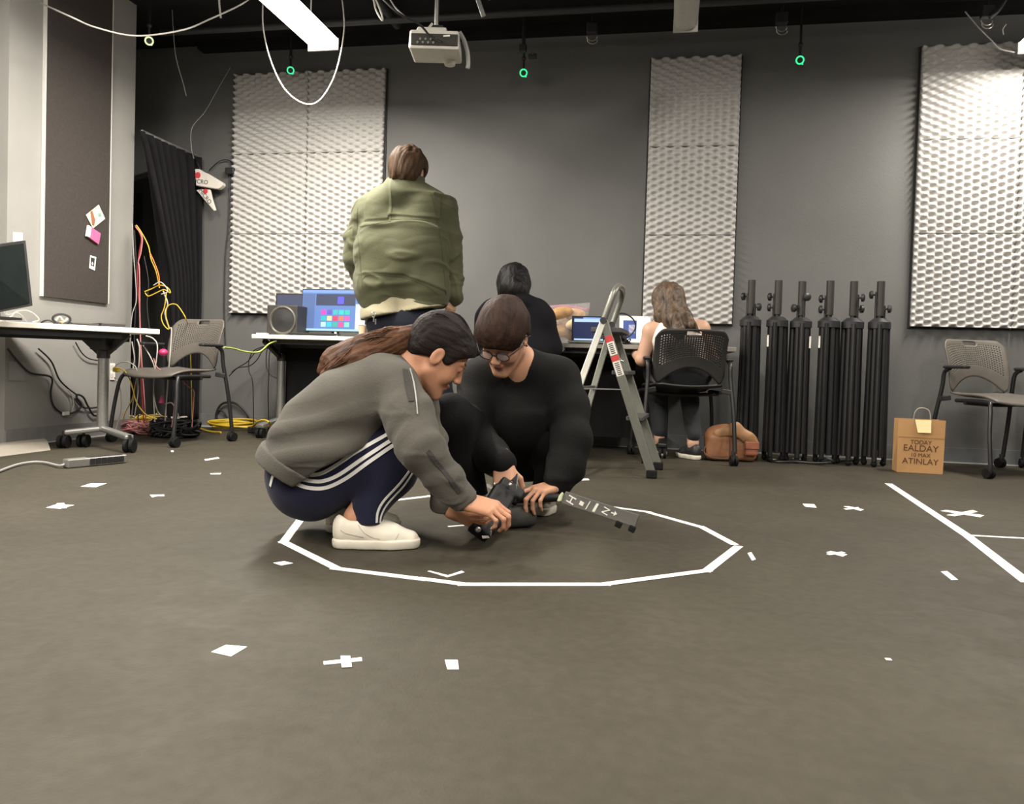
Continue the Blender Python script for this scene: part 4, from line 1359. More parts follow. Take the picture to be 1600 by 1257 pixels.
# speaker
sc0 = atY(440, 521, 5.12); sc0.z = TOPZ
t = thing('loudspeaker', sc0, 'dark grey box loudspeaker with a round cone on the white desk', 'loudspeaker')
w_ = (atY(464, 500, 5.12)-atY(416.5, 500, 5.12)).length
MB().box(sc0+Vector((0, .1, w_*.46)), (w_, .2, w_*.92)).build('cabinet', mat('dark_grey_vinyl', (.035, .033, .029), .5, var=.08), t, bevel=.006)
MB().lathe(sc0+Vector((.006, 0, w_*.46)), (0, -1, 0), [(w_*.44, -.001), (w_*.44, .006), (w_*.40, .010), (w_*.37, .004), (w_*.36, -.001)], 40).build('surround_ring', mat('grey_ring', (.09, .085, .072), .4), t, smooth=True)
MB().lathe(sc0+Vector((.006, 0, w_*.46)), (0, -1, 0), [(w_*.37, .001), (w_*.2, .006), (w_*.06, .010), (.001, .011)], 32).build('cone_grille', M_black, t, smooth=True)
# keyboard, cup, small items
kb = onW(485, 5.06)
tag(MB().box(kb+Vector((.02, .02, .010)), (.33, .11, .018)).build('keyboard', M_black, bevel=.004), 'black keyboard at the front edge of the white desk', 'keyboard')
o = MB().cyl(onW(524, 5.07), onW(524, 5.07)+UZ*.03, .012, .007, n=12).build('pen_cap', M_paper, smooth=True)
tag(o, 'small white pointed cap standing on the white desk front edge', 'pen cap')
cu = onW(566, 5.055)
t = thing('paper_cup', cu, 'pale cream paper cup at the right end of the white desk', 'cup')
M_cup = mat('cream_paper', (.72, .5, .33), .6, var=.06)
MB().lathe(cu+UZ*.001, (0, 0, 1), [(.020, 0), (.029, .078), (.026, .078), (.018, .004), (.001, .004)], 24).build('cup_body', M_cup, t, smooth=True)
MB().tube([cu+Vector((math.cos(a)*.029, math.sin(a)*.029, .079)) for a in [2*math.pi*i/24 for i in range(24)]], .002, 6, closed=True).build('rim', M_paper, t)
tag(MB().box(onW(410, 5.08)+Vector((0, 0, .006)), (.07, .05, .010)).build('white_adapter', M_paper, bevel=.003), 'small white flat adapter at the left end of the white desk', 'adapter')

# ---------------------------------------------------------------- things on the grey desk
DZ = .706
def onG(px, Y, z=DZ): return onW(px, Y, z)
# bread bag
t = thing('bread_bag', onG(893, 5.35), 'clear plastic bag full of flatbread on the grey desk', 'bag')
M_bread = mat('toasted_bread', (.52, .30, .13), .75, var=.35, scale=14, bump=.3, bscale=25)
M_bread2 = mat('pale_bread', (.75, .58, .36), .75, var=.25, scale=14)
bc = atY(892, 512, 5.34)
for i, (px, py, r, mm_, sc) in enumerate(((874, 490, .10, M_bread, (.9, .35, .42)), (897, 491, .10, M_bread, (.8, .4, .40)), (880, 503, .11, M_bread2, (.9, .35, .34)), (900, 506, .09, M_bread2, (.8, .4, .42)),
                                       (876, 517, .10, M_bread, (.9, .4, .46)), (895, 521, .10, M_bread, (.85, .4, .52)))):
    c = atY(px, py, 5.30+.05*(i % 3))
    MB().ball(c, r, 14, sc=sc, M=Matrix.Rotation(.25*((i % 3)-1), 3, 'Y')).build('flatbread', mm_, t, smooth=True)
bm_ = bpy.data.materials.new('clear_plastic_film')
bm_.use_nodes = True
bb = bm_.node_tree.nodes['Principled BSDF']
bb.inputs['Base Color'].default_value = (.9, .86, .84, 1)
bb.inputs['Roughness'].default_value = .12
nn = bm_.node_tree.nodes.new('ShaderNodeTexNoise'); nn.inputs['Scale'].default_value = 22
rr = bm_.node_tree.nodes.new('ShaderNodeMapRange'); rr.inputs[3].default_value = .05; rr.inputs[4].default_value = .3
bm_.node_tree.links.new(nn.outputs['Fac'], rr.inputs[0]); bm_.node_tree.links.new(rr.outputs[0], bb.inputs['Alpha'])
bu = bm_.node_tree.nodes.new('ShaderNodeBump'); bu.inputs['Strength'].default_value = .9; bu.inputs['Distance'].default_value = .02
bm_.node_tree.links.new(nn.outputs['Fac'], bu.inputs['Height']); bm_.node_tree.links.new(bu.outputs[0], bb.inputs['Normal'])
m = MB(); vs = []
NU, NVv = 28, 14
zt0, zt1 = DZ+.004, atY(893, 475, 5.34).z
xl, xr_ = atY(856, 500, 5.34).x, atY(920, 500, 5.34).x
for j in range(NVv+1):
    v = j/NVv
    for i in range(NU):
        a = 2*math.pi*i/NU
        w_ = (xr_-xl)/2*(1-.25*(1-v)**2)
        dp = .10*(1-v**3*.97)+.003
        zz = zt0+(zt1-zt0)*v
        if v > .9: zz += .012*math.cos(a)-.0
        vs.append(((xl+xr_)/2+w_*math.cos(a)*(1+.04*math.sin(5*a+7*v)), 5.36+dp*math.sin(a)*(1+.1*math.sin(7*a+5*v)), zz))
m.add(vs, [(j*NU+i, j*NU+(i+1)%NU, (j+1)*NU+(i+1)%NU, (j+1)*NU+i) for j in range(NVv) for i in range(NU)])
m.build('plastic_film', bm_, t, smooth=True)
zl = [Vector((xl+(xr_-xl)*k/12, 5.36+.004*math.sin(k), zt1-.02+.016*math.sin(math.pi*k/12)-.018*k/12)) for k in range(13)]
MB().ribbon(zl, Vector((0, -1, 0)), .012, .003).build('zip_seal', mat('pink_zip', (.45, .15, .28), .4), t)
# laptops
def laptop(cx, Y, wpx, htop, label, casem, scr, baser, dirx=(1, 0, 0), tilt=-.12):
    c = onG(cx, Y)
    t = thing('laptop', c, label, 'laptop')
    x = Vector(dirx).normalized(); n_ = Vector((x.y, -x.x, 0))
    wd = (onG(cx+wpx/2, Y)-onG(cx-wpx/2, Y)).length
    MB().prism([c-x*wd/2+UZ*.002, c+x*wd/2+UZ*.002, c+x*wd/2+n_*.19+UZ*.002, c-x*wd/2+n_*.19+UZ*.002], (0, 0, .014)).build('base', casem, t, bevel=.004)
    MB().prism([c-x*wd*.42+n_*.03+UZ*.0165, c+x*wd*.42+n_*.03+UZ*.0165, c+x*wd*.42+n_*.11+UZ*.0165, c-x*wd*.42+n_*.11+UZ*.0165], (0, 0, .001)).build('keyboard', M_black, t)
    u = (UZ-n_*-tilt*-1).normalized()
    h = (atY(cx, htop, Y).z-DZ-.016)
    q = c+UZ*.016
    MB().prism([q-x*wd/2, q+x*wd/2, q+x*wd/2+u*h, q-x*wd/2+u*h], -n_*.008).build('lid', baser, t, bevel=.002)
    b_ = .010
    scn = MB().prism([q-x*(wd/2-b_)+u*b_+n_*.001, q+x*(wd/2-b_)+u*b_+n_*.001, q+x*(wd/2-b_)+u*(h-b_)+n_*.001, q-x*(wd/2-b_)+u*(h-b_)+n_*.001], -n_*.0008).build('screen', scr[0], t)
    def pp(a, b, off=.0016): return q+x*((a-.5)*(wd-2*b_))+u*(b_+b*(h-2*b_))+n_*off
    for nm, a0, b0, a1, b1, mm_ in scr[1]:
        MB().prism([pp(a0, b0), pp(a1, b0), pp(a1, b1), pp(a0, b1)], n_*.0003).build(nm, mm_, scn)
    return t
laptop(921, 5.22, 56, 494, 'open laptop with a dark blue screen beside the bread bag', M_alu, (emis('navy_screen', (.012, .022, .075), 1), [('title_bar', .03, .80, .97, .94, emis('pale_blue', (.5, .68, .95), 1)), ('lower_bar', .03, .0, .97, .07, emis('pale_blue', (.5, .68, .95), 1)), ('top_bar', .3, .94, 1, 1, emis('s1', (.25, .42, .9), 1))]), M_black)
laptop(992, 5.30, 50, 494, 'open laptop with a bright white screen left of the seated woman', M_alu, (emis('white_screen', (.95, 1.0, 1.0), 1.6), [('blue_picture', .08, .12, .55, .88, emis('pic_blue', (.08, .12, .35), 1)), ('glow_spot', .28, .36, .5, .7, emis('pic_glow', (.8, .7, .7), 1))]), M_paper)
# dark wire coils piled at the desk edge behind the ladder
tangle('cable_heap', onG(962, 5.10)+UZ*.002, .10, .07, 16, M_wire, 'heap of black cables on the grey desk behind the step ladder', seed=9, h=.07, r=.004)
wire('black_cable_loop', [atY(958, 520, 5.06), atY(960, 500, 5.06), atY(966, 491, 5.06), atY(978, 491, 5.06), atY(990, 500, 5.06), atY(993, 512, 5.06), atY(985, 524, 5.06), atY(972, 528, 5.06), atY(962, 520, 5.06)], .005, M_wire, 'black cable ring standing up behind the step ladder top')
tag(MB().box(onG(741, 5.1, DZ+.016), (.035, .05, .03)).build('white_box', M_paper, bevel=.004), 'small white box at the left end of the grey desk', 'box')
tag(MB().cyl(onG(883, 5.12, .665)-Vector((0, .14, 0)), onG(883, 5.12, .665)-Vector((0, .10, 0)), .014, n=14).build('desk_knob', M_steel, smooth=True), 'small round metal knob under the front of the grey desk', 'knob')

# ---------------------------------------------------------------- step ladder, seen from its side
t = thing('step_ladder', flr(985, 740), 'grey aluminium step ladder with warning stickers beside the kneeling man', 'ladder')
lw = Vector
hn = at(943, 503, 4.12); hf = at(956, 518, 4.50)
fn = flr(1018, 749); ff = flr(1028, 735)
fn, ff = at(1018, 746, 4.10), at(1028, 733, 4.46)
fn.z = ff.z = .02
bn = at(855, 735, 4.02); bf = at(893, 722, 4.40)
bn.z = bf.z = .02
hn.z = hf.z = .80
hn = Vector((hn.x, hn.y, .80)); hf = Vector((hf.x, hf.y, .80))
def rail(name, a, b, w=.045, h=.024, m=M_alu):
    d = (b-a).normalized()
    nrm = (hn-hf).normalized()
    return MB().bar(a, b, h, w, up=(nrm.cross(d))).build(name, m, t, bevel=.004)
rail('front_rail', hn, fn); rail('front_rail', hf, ff)
rail('rear_rail', hn, bn, .034, .02, mat('pale_rail', (.45, .45, .40), .4, metal=.4)); rail('rear_rail', hf, bf, .034, .02)
for a in (fn, ff, bn, bf):
    MB().box(Vector((a.x, a.y, .022)), (.055, .045, .042)).build('rubber_foot', M_rub, t, bevel=.006)
fh = lambda f: (hn.lerp(fn, f), hf.lerp(ff, f))
for f in (.34, .64):
    a, b = fh(f)
    MB().bar(a, b, .085, .022).build('tread', mat('dark_tread', (.05, .05, .05), .6), t, bevel=.004)
for f in (.45, .8):
    MB().bar(hn.lerp(bn, f), hf.lerp(bf, f), .018, .018).build('cross_brace', M_alu, t)
MB().bar(hn.lerp(fn, .06), hf.lerp(ff, .06), .16, .025).build('top_tread', mat('dark_tread', (.05, .05, .05), .6), t, bevel=.004)
MB().bar(hn.lerp(fn, .45), hn.lerp(bn, .45)+Vector((0, .01, 0)), .012, .006).build('spreader', M_steel, t)
# hoop handle rising from the hinge
hh0, hh1 = hn.copy(), hf.copy()
tp = at(970, 449, 4.30)
rise = Vector((tp.x, tp.y, tp.z))-(hn+hf)/2
arc = [hn+rise*.0, hn+rise*.45, hn+rise*.78+(hf-hn)*.04, hn+rise*.95+(hf-hn)*.2, (hn+hf)/2+rise*1.0, hf+rise*.95-(hf-hn)*.2, hf+rise*.78-(hf-hn)*.04, hf+rise*.45, hf]
MB().tube(crv(arc, 8), .017, 12).build('hoop_handle', M_alu, t, smooth=True)
for p in (hn, hf):
    MB().cyl(p-(hn-hf).normalized()*-.02, p-(hn-hf).normalized()*.02, .017, n=16).build('hinge', M_black, t, smooth=True)
M_sred = mat('red_sticker', (.55, .05, .05), .5); M_swht = mat('white_sticker', (.75, .72, .66), .5)
nrm = (hn-hf).normalized()
for (f0, f1, m_) in ((.10, .14, M_sred), (.14, .225, M_swht), (.23, .265, M_sred), (.265, .36, M_swht)):
    MB().bar(hn.lerp(fn, f0)+nrm*.0125, hn.lerp(fn, f1)+nrm*.0125, .002, .038, up=nrm.cross((fn-hn).normalized())).build('sticker', m_, t)
for f0, f1 in ((.15, .22), (.275, .35)):
    k = 0
    while f0+k*.012 < f1:
        f = f0+k*.012
        MB().bar(hn.lerp(fn, f)+nrm*.014, hn.lerp(fn, f+.006)+nrm*.014, .0008, .022, up=nrm.cross((fn-hn).normalized())).build('sticker_print', M_inkd, t)
        k += 1
# spring clamp on the far rail
tag(MB().box(at(965, 553, 4.38), (.035, .02, .05)).cyl(at(960, 560, 4.36), at(975, 565, 4.36), .008, n=10).build('metal_clamp', M_chrome, bevel=.003), 'small shiny metal clamp on the step ladder side', 'clamp')

# ---------------------------------------------------------------- light stands leaning on the wall, folded
def stand_parts(t, tilt):
    # local frame: base at origin, stands along z
    H = 1.175
    MB().cyl((0, 0, .5), (0, 0, H-.20), .0165, n=14).build('lower_tube', M_blkm, t, world=False, smooth=True)
    MB().cyl((0, 0, H-.22), (0, 0, H), .0235, .0235, n=18).build('top_tube', mat('brownish_black_metal', (.030, .027, .022), .45, var=.1), t, world=False, smooth=True)  # top tube a little lighter and browner than the legs
    MB().cyl((0, 0, .875), (0, 0, .915), .066, .066, n=24).cyl((0, 0, .915), (0, 0, .94), .066, .036, n=24).build('leg_collar', M_black, t, world=False, smooth=True)
    MB().cyl((0, 0, .42), (0, 0, .5), .03, n=16).build('sliding_collar', M_black, t, world=False, smooth=True)
    for k in range(5):
        a = 2*math.pi*k/5+.3
        MB().tube([(math.cos(a)*.045, math.sin(a)*.045, .88), (math.cos(a)*.050, math.sin(a)*.050, .06)], .016, 8).build('strut', M_blkm, t, world=False, smooth=True)
    for k in range(3):
        a = 2*math.pi*k/3+.4
        c, s_ = math.cos(a), math.sin(a)
        MB().tube([(c*.055, s_*.055, .90), (c*.060, s_*.060, .5), (c*.066, s_*.066, .035)], .019, 10, flat=.8).build('leg', M_blkm, t, world=False, smooth=True)
        MB().tube([(c*.03, s_*.03, .45), (c*.042, s_*.042, .3), (c*.058, s_*.058, .16)], .010, 8, flat=.6).build('brace', M_blkm, t, world=False)
        MB().ball((c*.062, s_*.062, .02), .019, 8, sc=(1, 1, 1)).build('rubber_foot', M_rub, t, world=False, smooth=True)
        MB().tube([(c*.027, s_*.027, .88), (c*.030, s_*.030, .1)], .013, 8).build('inner_leg', M_blkm, t, world=False, smooth=True)
    for (a, z) in (tilt):
        c, s_ = math.cos(a), math.sin(a)
        MB().cyl((c*.012, s_*.012, z), (c*.05, s_*.05, z), .006, n=8).lathe((c*.04, s_*.04, z), (c, s_, 0), [(.008, 0), (.026, .004), (.026, .018), (.014, .025), (.001, .025)], 10).build('clamp_knob', M_black, t, world=False, smooth=True)
        MB().cyl((c*.024, s_*.024, .92), (c*.024, s_*.024, z+.02), .0075, n=8).build('guide_tube', M_blkm, t, world=False)
    MB().cyl((.0, -.055, .48), (.0, -.068, .48), .007, n=10).build('rivet', M_chrome, t, world=False)
tops = [(1175, 438), (1217, 438.5), (1254, 440), (1298, 439), (1335, 440), (1377, 440)]
labs = ['leftmost folded black light stand, next to the leather bag', 'second folded black light stand from the left', 'third folded black light stand from the left, with silver knobs', 'fourth folded black light stand from the left', 'fifth folded black light stand, two knobs on its right side', 'rightmost folded black light stand, beside the paper bag']
knobs = [[(2.8, 1.07), (-.3, 1.0)], [(3.0, 1.07), (3.2, 1.0)], [(-1.2, 1.07), (3.4, 1.0)], [(3.1, 1.06), (3.3, .99)], [(-.3, 1.07), (0.1, 1.0)], [(3.1, 1.09), (-.1, 1.0)]]
for i, (px, py) in enumerate(tops):
    Yb = WY-.42
    # base where its top would be if upright, nudged by the lean
    top = atY(px, py, WY-.45)
    t = thing('light_stand', (top.x-.0, top.y, 0), labs[i], 'light stand', 'folded light stands along the back wall')
    stand_parts(t, knobs[i])
    t.rotation_euler = (0, 0, random.uniform(-.3, .3))
    t.scale = (1, 1, top.z/1.175)
    if i in (1, 2, 3):
        x0 = {1: -.045, 2: .040, 3: -.045}[i]
        MB().box((x0, -.078, .78), (.010, .003, .075)).build('white_label', M_swht, t, world=False)
pl = flr(1240, 722, .02)
wire('black_cable', [flr(1198, 718, .012), flr(1215, 722, .012), flr(1245, 722, .012), flr(1275, 724, .012), flr(1300, 722, .03), flr(1290, 716, .05), flr(1280, 722, .012), flr(1320, 720, .012), flr(1350, 718, .012)], .008, M_wire, 'black cable lying along the feet of the light stands')
for px, w_, nm in ((1209, .03, 'first'), (1249, .09, 'middle'), (1376, .07, 'last')):
    tag(MB().box(flr(px, 718, .0035), (w_, .02, .005)).build('tape_scrap', M_paper), {'first': 'tiny white scrap at the feet of the second light stand', 'middle': 'long white scrap at the feet of the third light stand', 'last': 'white scrap at the foot of the rightmost light stand'}[nm], 'scrap')

# ---------------------------------------------------------------- leather satchel
M_lea = mat('brown_leather', (.26, .115, .05), .55, var=.25, scale=9, bump=.25, bscale=40)
M_lea2 = mat('dark_brown_leather', (.10, .04, .025), .55, var=.2)
sb0 = flr(1149, 721)
t = thing('leather_bag', sb0, 'slumped tan brown leather satchel on the floor left of the light stands', 'bag')
fx = SIDE; fy = TOCAM
def bp_(r, b, z): return sb0+fx*r+fy*b+UZ*z
BM = Matrix((fx, -fy, UZ)).transposed()
v = Vol(bp_(0, 0, 0)-Vector((.28, .28, .02)), bp_(0, 0, 0)+Vector((.28, .28, .34)), .006)
v.box(bp_(-.03, -.02, .085), (.155, .055, .082), BM, .03, .03)
v.ell(bp_(-.05, -.03, .17), (.13, .05, .06), BM, .04)
v.ell(bp_(.06, .0, .10), (.07, .05, .09), BM, .03)
v.cut(Vector((0, 0, .003)), (0, 0, -1))
vol_mesh(v, 'bag_body', M_lea, t, disp=lambda P, N: .004*noise3(P, 22, 2))
v = Vol(bp_(0, 0, 0)-Vector((.28, .28, .02)), bp_(0, 0, 0)+Vector((.28, .28, .34)), .006)
v.chain([bp_(-.12, .02, .17), bp_(-.02, .05, .205), bp_(.06, .06, .15), bp_(.105, .055, .125)], [.03, .03, .025, .018], .03, flat=fy, ratio=.5)
vol_mesh(v, 'flap', mat('tan_leather', (.36, .19, .09), .55, var=.2, scale=12), t, disp=lambda P, N: .003*noise3(P, 30, 4))
MB().box(bp_(.075, .062, .085), (.085, .03, .085), BM).build('front_pocket', mat('red_brown_leather', (.32, .11, .06), .5, var=.15), t, bevel=.014, segs=3)
MB().box(bp_(.075, .080, .108), (.09, .008, .045), BM).build('pocket_flap', mat('red_brown_leather', (.32, .11, .06), .5), t, bevel=.008)
for r_ in (.035, -.06):
    MB().tube(crv([bp_(r_, .065, .16), bp_(r_, .083, .11), bp_(r_, .085, .05), bp_(r_+.01, .075, .02)], 6), .006, 8, flat=.5).build('strap', M_lea2, t)
MB().tube(crv([bp_(-.15, -.02, .13), bp_(-.20, .0, .06), bp_(-.16, .04, .02), bp_(-.05, .07, .02)], 6), .008, 8, flat=.5).build('shoulder_strap', M_lea2, t)

# ---------------------------------------------------------------- brown paper carrier with handwriting
g0, g1 = flr(1401, 738), flr(1473, 742)
M_kraft = mat('kraft_paper', (.44, .245, .10), .8, var=.1, scale=6, bump=.2, bscale=15)
c = (g0+g1)/2
xd = (g1-g0).normalized(); yd_ = Vector((-xd.y, xd.x, 0))
t = thing('paper_bag', c+yd_*.06, 'brown paper carrier bag with handwriting beside the right chair', 'bag')
w_ = (g1-g0).length
hb = .31
m = MB()
A, B = g0+UZ*.001, g1+UZ*.001
m.add([A, B, B+yd_*.12, A+yd_*.12, A+UZ*hb-xd*.004, B+UZ*hb+xd*.004, B+yd_*.115+UZ*hb, A+yd_*.115+UZ*hb, A+yd_*.06-xd*-.02+UZ*hb, B+yd_*.06-xd*.02+UZ*hb],
      [(0, 3, 2, 1), (0, 1, 5, 4), (2, 3, 7, 6), (0, 4, 8, 3), (3, 8, 7), (1, 2, 9, 5), (2, 6, 9)])
o = m.build('bag_body', M_kraft, t)
s_ = o.modifiers.new('thick', 'SOLIDIFY'); s_.thickness = .0015
MB().bar(A+UZ*hb*.67-yd_*.0012, B+UZ*hb*.66-yd_*.0012, .0012, .004, up=UZ).build('fold_line', mat('kraft_fold', (.33, .17, .06), .8), t)
MB().tube(crv([A+xd*w_*.32+UZ*(hb-.03), A+xd*w_*.33+UZ*(hb+.03), A+xd*w_*.40+UZ*(hb+.062), A+xd*w_*.52+UZ*(hb+.068), A+xd*w_*.64+UZ*(hb+.055), A+xd*w_*.68+UZ*(hb+.02), A+xd*w_*.68+UZ*(hb-.03)], 8), .003, 8).build('handle', mat('twisted_paper_cord', (.35, .3, .24), .7), t, smooth=True)
MB().prism([A+xd*w_*.35+UZ*hb*1.0-yd_*.004, A+xd*w_*.70+UZ*hb*1.0-yd_*.004, A+xd*w_*.70+UZ*hb*.76-yd_*.012, A+xd*w_*.41+UZ*hb*.76-yd_*.012], -yd_*.001).build('sticky_note', mat('yellow_note', (.85, .72, .38), .6, var=.03), t)
M_ink = mat('brown_marker_ink', (.10, .035, .015), .7)
for txt, f, sz in (('TODAY', .575, .036), ('EALDAY', .46, .056), ('10 MAX', .335, .034), ('ATINLAY', .215, .052)):
    text_mesh(txt, sz*.92, M_ink, 'handwriting', t, frame(A+xd*w_*.5+UZ*hb*f-yd_*.0015, xd+UZ*-.012, UZ), .0005)

# ---------------------------------------------------------------- projector hanging from the ceiling
pd = 4.2
M_pj = mat('cream_projector_plastic', (.58, .56, .5), .5, var=.04)
pL, pR = at(636, 76, pd), at(718, 77, pd)
wp = (pR-pL).length
zb = (pL.z+pR.z)/2-.0
c = (pL+pR)/2
t = thing('projector', Vector((c.x, c.y+.14, zb)), 'cream projector hanging under the ceiling with its sockets towards the viewer', 'projector')
f_ = -TOCAM*1.0; sx = SIDE
def pj(a, b, z): return c+sx*(a*wp/2)+f_*b+UZ*z
hp = .165
dpth = .24
xs_ = [pj(-1, 0, 0), pj(1, 0, 0), pj(1.0, dpth, 0), pj(-.98, dpth, 0)]
def loft(name, lo_, up_, m_, bev=.008):
    mb = MB(); mb.add(lo_+up_, [(3, 2, 1, 0), (4, 5, 6, 7), (0, 1, 5, 4), (1, 2, 6, 5), (2, 3, 7, 6), (3, 0, 4, 7)])
    return mb.build(name, m_, t, bevel=bev)
loft('case', [pj(-.96, .0, 0.0), pj(.98, .0, 0.0), pj(.98, dpth, .012), pj(-.96, dpth, .012)], [pj(-.93, .01, .105), pj(.95, .01, .105), pj(.95, dpth, .09), pj(-.93, dpth, .09)], M_pj, .012)
loft('socket_panel', [pj(-.86, -.006, .018), pj(.93, -.006, .018), pj(.93, .01, .018), pj(-.86, .01, .018)], [pj(-.86, -.006, .078), pj(.93, -.006, .078), pj(.93, .01, .078), pj(-.86, .01, .078)], mat('dark_panel', (.03, .028, .022), .5), .003)
for k in range(8):
    MB().cyl(pj(-.6+.1*k, -.010, .03+.018*(k % 2)), pj(-.6+.1*k, .0, .03+.018*(k % 2)), .006, n=8).build('socket', mat('grey_socket', (.2, .2, .19), .4), t)
MB().box(pj(.5, -.008, .066), (.035, .004, .007)).build('white_socket', M_paper, t)
loft('top_hump', [pj(-.7, .02, .10), pj(.5, .02, .10), pj(.5, .2, .095), pj(-.7, .2, .095)], [pj(-.66, .03, .128), pj(.46, .03, .128), pj(.46, .19, .12), pj(-.66, .19, .12)], M_pj)
MB().cyl(pj(.52, .19, .012), pj(.52, .19, -.014), .035, .028, n=20).build('lens_foot', M_pj, t, smooth=True)
MB().tube(crv([pj(.95, .05, .11), pj(1.12, .08, .08), pj(1.25, .1, .03), pj(1.3, .1, -.03), pj(1.28, .1, -.06)], 6), .012, 8).build('side_cable', M_grayw, t, smooth=True)
MB().cyl(pj(.0, .12, .12), (pj(0, .12, 0).x, pj(0, .12, 0).y, CZ), .012, n=12).build('ceiling_pole', M_steel, t, smooth=True)
MB().bar(pj(-.2, .12, .14), pj(.3, .12, .14), .12, .02).build('mount_plate', M_black, t)
MB().bar(pj(-.28, .05, .12), pj(-.12, .06, .155), .016, .012).build('mount_arm', M_pj, t)
wire('projector_cable', [at(590, -10, pd-.1), at(622, 20, pd-.1), at(655, 38, pd-.05), at(672, 56, pd-.02), at(690, 66, pd-.02)], .006, M_wire, 'black cable slanting down into the projector back')

# ---------------------------------------------------------------- tracking cameras with ring lights
def ringcam(px, py, d, label, col, st, grp='ring-lit tracking cameras under the ceiling'):
    c = at(px, py, d)
    t = thing('tracking_camera', c, label, 'camera', grp)
    ax = (CAM+Vector((0, 0, 0))-c).normalized()
    MB().cyl(c-ax*.07, c-ax*.004, .030, n=20).build('camera_body', M_black, t, smooth=True)
    m_ = emis('ring_%d' % px, col, st)
    u, w = perp(ax)
    MB().tube([c+(u*math.cos(a)+w*math.sin(a))*.023 for a in [2*math.pi*i/32 for i in range(32)]], .0048, 8, closed=True).build('light_ring', m_, t, smooth=True)
    q = c+RGT*.016-UPV*.026
    MB().ball(q, .005, 8).build('status_light', m_, t, smooth=True)
    MB().cyl(c-ax*.04+UZ*.02, c-ax*.04+UZ*.10, .008, n=8).ball(c-ax*.04+UZ*.10, .016, 8).build('ball_mount', M_black, t, smooth=True)
    MB().bar(c-ax*.04+UZ*.1, Vector((c.x-ax.x*.04, c.y-ax.y*.04, CZ)), .014, .014).build('drop_bar', M_blkm, t)
    return t
ringcam(233, 64, 5.2, 'tracking camera with a yellow-green light ring above the curtain', (.75, .9, .45), 1.3)
ringcam(454, 110, 5.9, 'tracking camera with a green light ring over the left foam block', (.05, .75, .3), 1.2)
ringcam(818, 114, 5.55, 'tracking camera with a green light ring in the middle of the back wall', (.04, .85, .3), 1.2)
ringcam(1250, 94, 5.25, 'tracking camera with a green light ring right of the narrow foam column', (.04, .85, .3), 1.2)
# clamps on the ceiling grid
def clampset(px, py, d, label):
    c = at(px, py, d)
    t = thing('pipe_clamp', c, label, 'clamp', 'pipe clamps under the ceiling')
    for k in (0, 1):
        o_ = c-UZ*.02*k+SIDE*.004*k
        MB().tube([o_+SIDE*(.034*math.cos(a))+UZ*(.028*math.sin(a)) for a in [math.pi+math.pi*i/12 for i in range(13)]], .0035, 6).build('clamp_hook', M_steel, t, smooth=True)
    MB().box(c+UZ*.05, (.07, .05, .07)).build('clamp_block', M_black, t, bevel=.006)
    MB().cyl(c+UZ*.05, Vector((c.x, c.y, CZ)), .009, n=8).build('drop_pipe', M_blkm, t)
clampset(925, 57, 5.3, 'black pipe clamp with two bright hooks right of the middle tracking camera')
clampset(1221, 42, 5.0, 'black pipe clamp with hooks above the right tracking camera')
clampset(1542, 32, 4.85, 'black pipe clamp with hooks above the right foam block')
t = thing('small_bracket', at(825, 86, 5.4), 'small black bracket above the middle tracking camera', 'bracket')
MB().box(at(817, 76, 5.4), (.05, .04, .05)).box(at(832, 88, 5.4), (.06, .03, .03)).build('bracket_body', M_black, t, bevel=.005)
MB().cyl(at(831, 85, 5.37), at(833, 82, 5.37), .006, n=8).build('shiny_pin', M_chrome, t)
q_ = at(817, 76, 5.4)
MB().cyl(q_, Vector((q_.x, q_.y, CZ)), .008, n=8).build('rod', M_blkm, t)
# dark pipes under the ceiling
M_pipe = mat('dark_pipe_paint', (.03, .03, .033), .5)
for (a, b, lab) in (((1.0, 4.4), (1.0, -3.5), 'dark pipe under the ceiling above the middle of the room'), ((-1.9, 5.3), (-1.9, -3.5), 'dark pipe under the ceiling near the lit strip light')):
    tag(MB().cyl((a[0], a[1], CZ-.10), (b[0], b[1], CZ-.10), .03, n=14).build('ceiling_pipe', M_pipe, smooth=True), lab, 'pipe')
tag(MB().cyl((XR-.02, 5.15, CZ-.13), (-3.6, 5.15, CZ-.13), .024, n=14).build('ceiling_pipe', M_pipe, smooth=True), 'dark cross pipe under the ceiling along the back wall', 'pipe')
# hanging bracket right of the projector
b0, b1 = at(742, -14, 4.4), at(756, 26, 4.4)
t = thing('hanging_bracket', b0, 'short grey metal bracket hanging in front of the ceiling at top centre', 'bracket')
MB().bar(b0+UZ*.0, b1, .026, .012).build('bar', M_steel, t, bevel=.003)
MB().bar(at(755, -8, 4.4), at(766, -2, 4.4), .02, .012).build('side_tab', M_steel, t)
MB().cyl(b0, Vector((b0.x, b0.y, CZ)), .008, n=8).build('rod', M_steel, t)
# cables across the ceiling
wire('ceiling_cable', [atX(62, 4, LX+.05), at(110, 26, 4.2), at(150, 43, 4.3), at(213, 56, 4.5), at(285, 47, 4.6), at(330, 29, 4.7), at(375, 8, 4.75), at(395, -6, 4.8)], .0045, mat('pale_grey_wire', (.35, .34, .31), .5), 'long pale cable sagging across the upper left of the room')
wire('ceiling_cable', [at(411, -6, 4.85), at(411, 40, 4.85), at(420, 85, 4.85), at(436, 125, 4.85), at(455, 150, 4.85), at(480, 163, 4.85), at(500, 156, 4.85), at(520, 125, 4.85), at(532, 85, 4.85), at(538, 40, 4.85), at(534, -6, 4.85)], .0042, mat('pale_grey_wire', (.35, .34, .31), .5), 'pale cable hanging in a deep loop around the end of the lit strip light')
wire('ceiling_cable', [at(342, -6, 4.8), at(343, 10, 4.8), at(345, 28, 4.8)], .006, M_whitew, 'short white cable end hanging at the upper left')
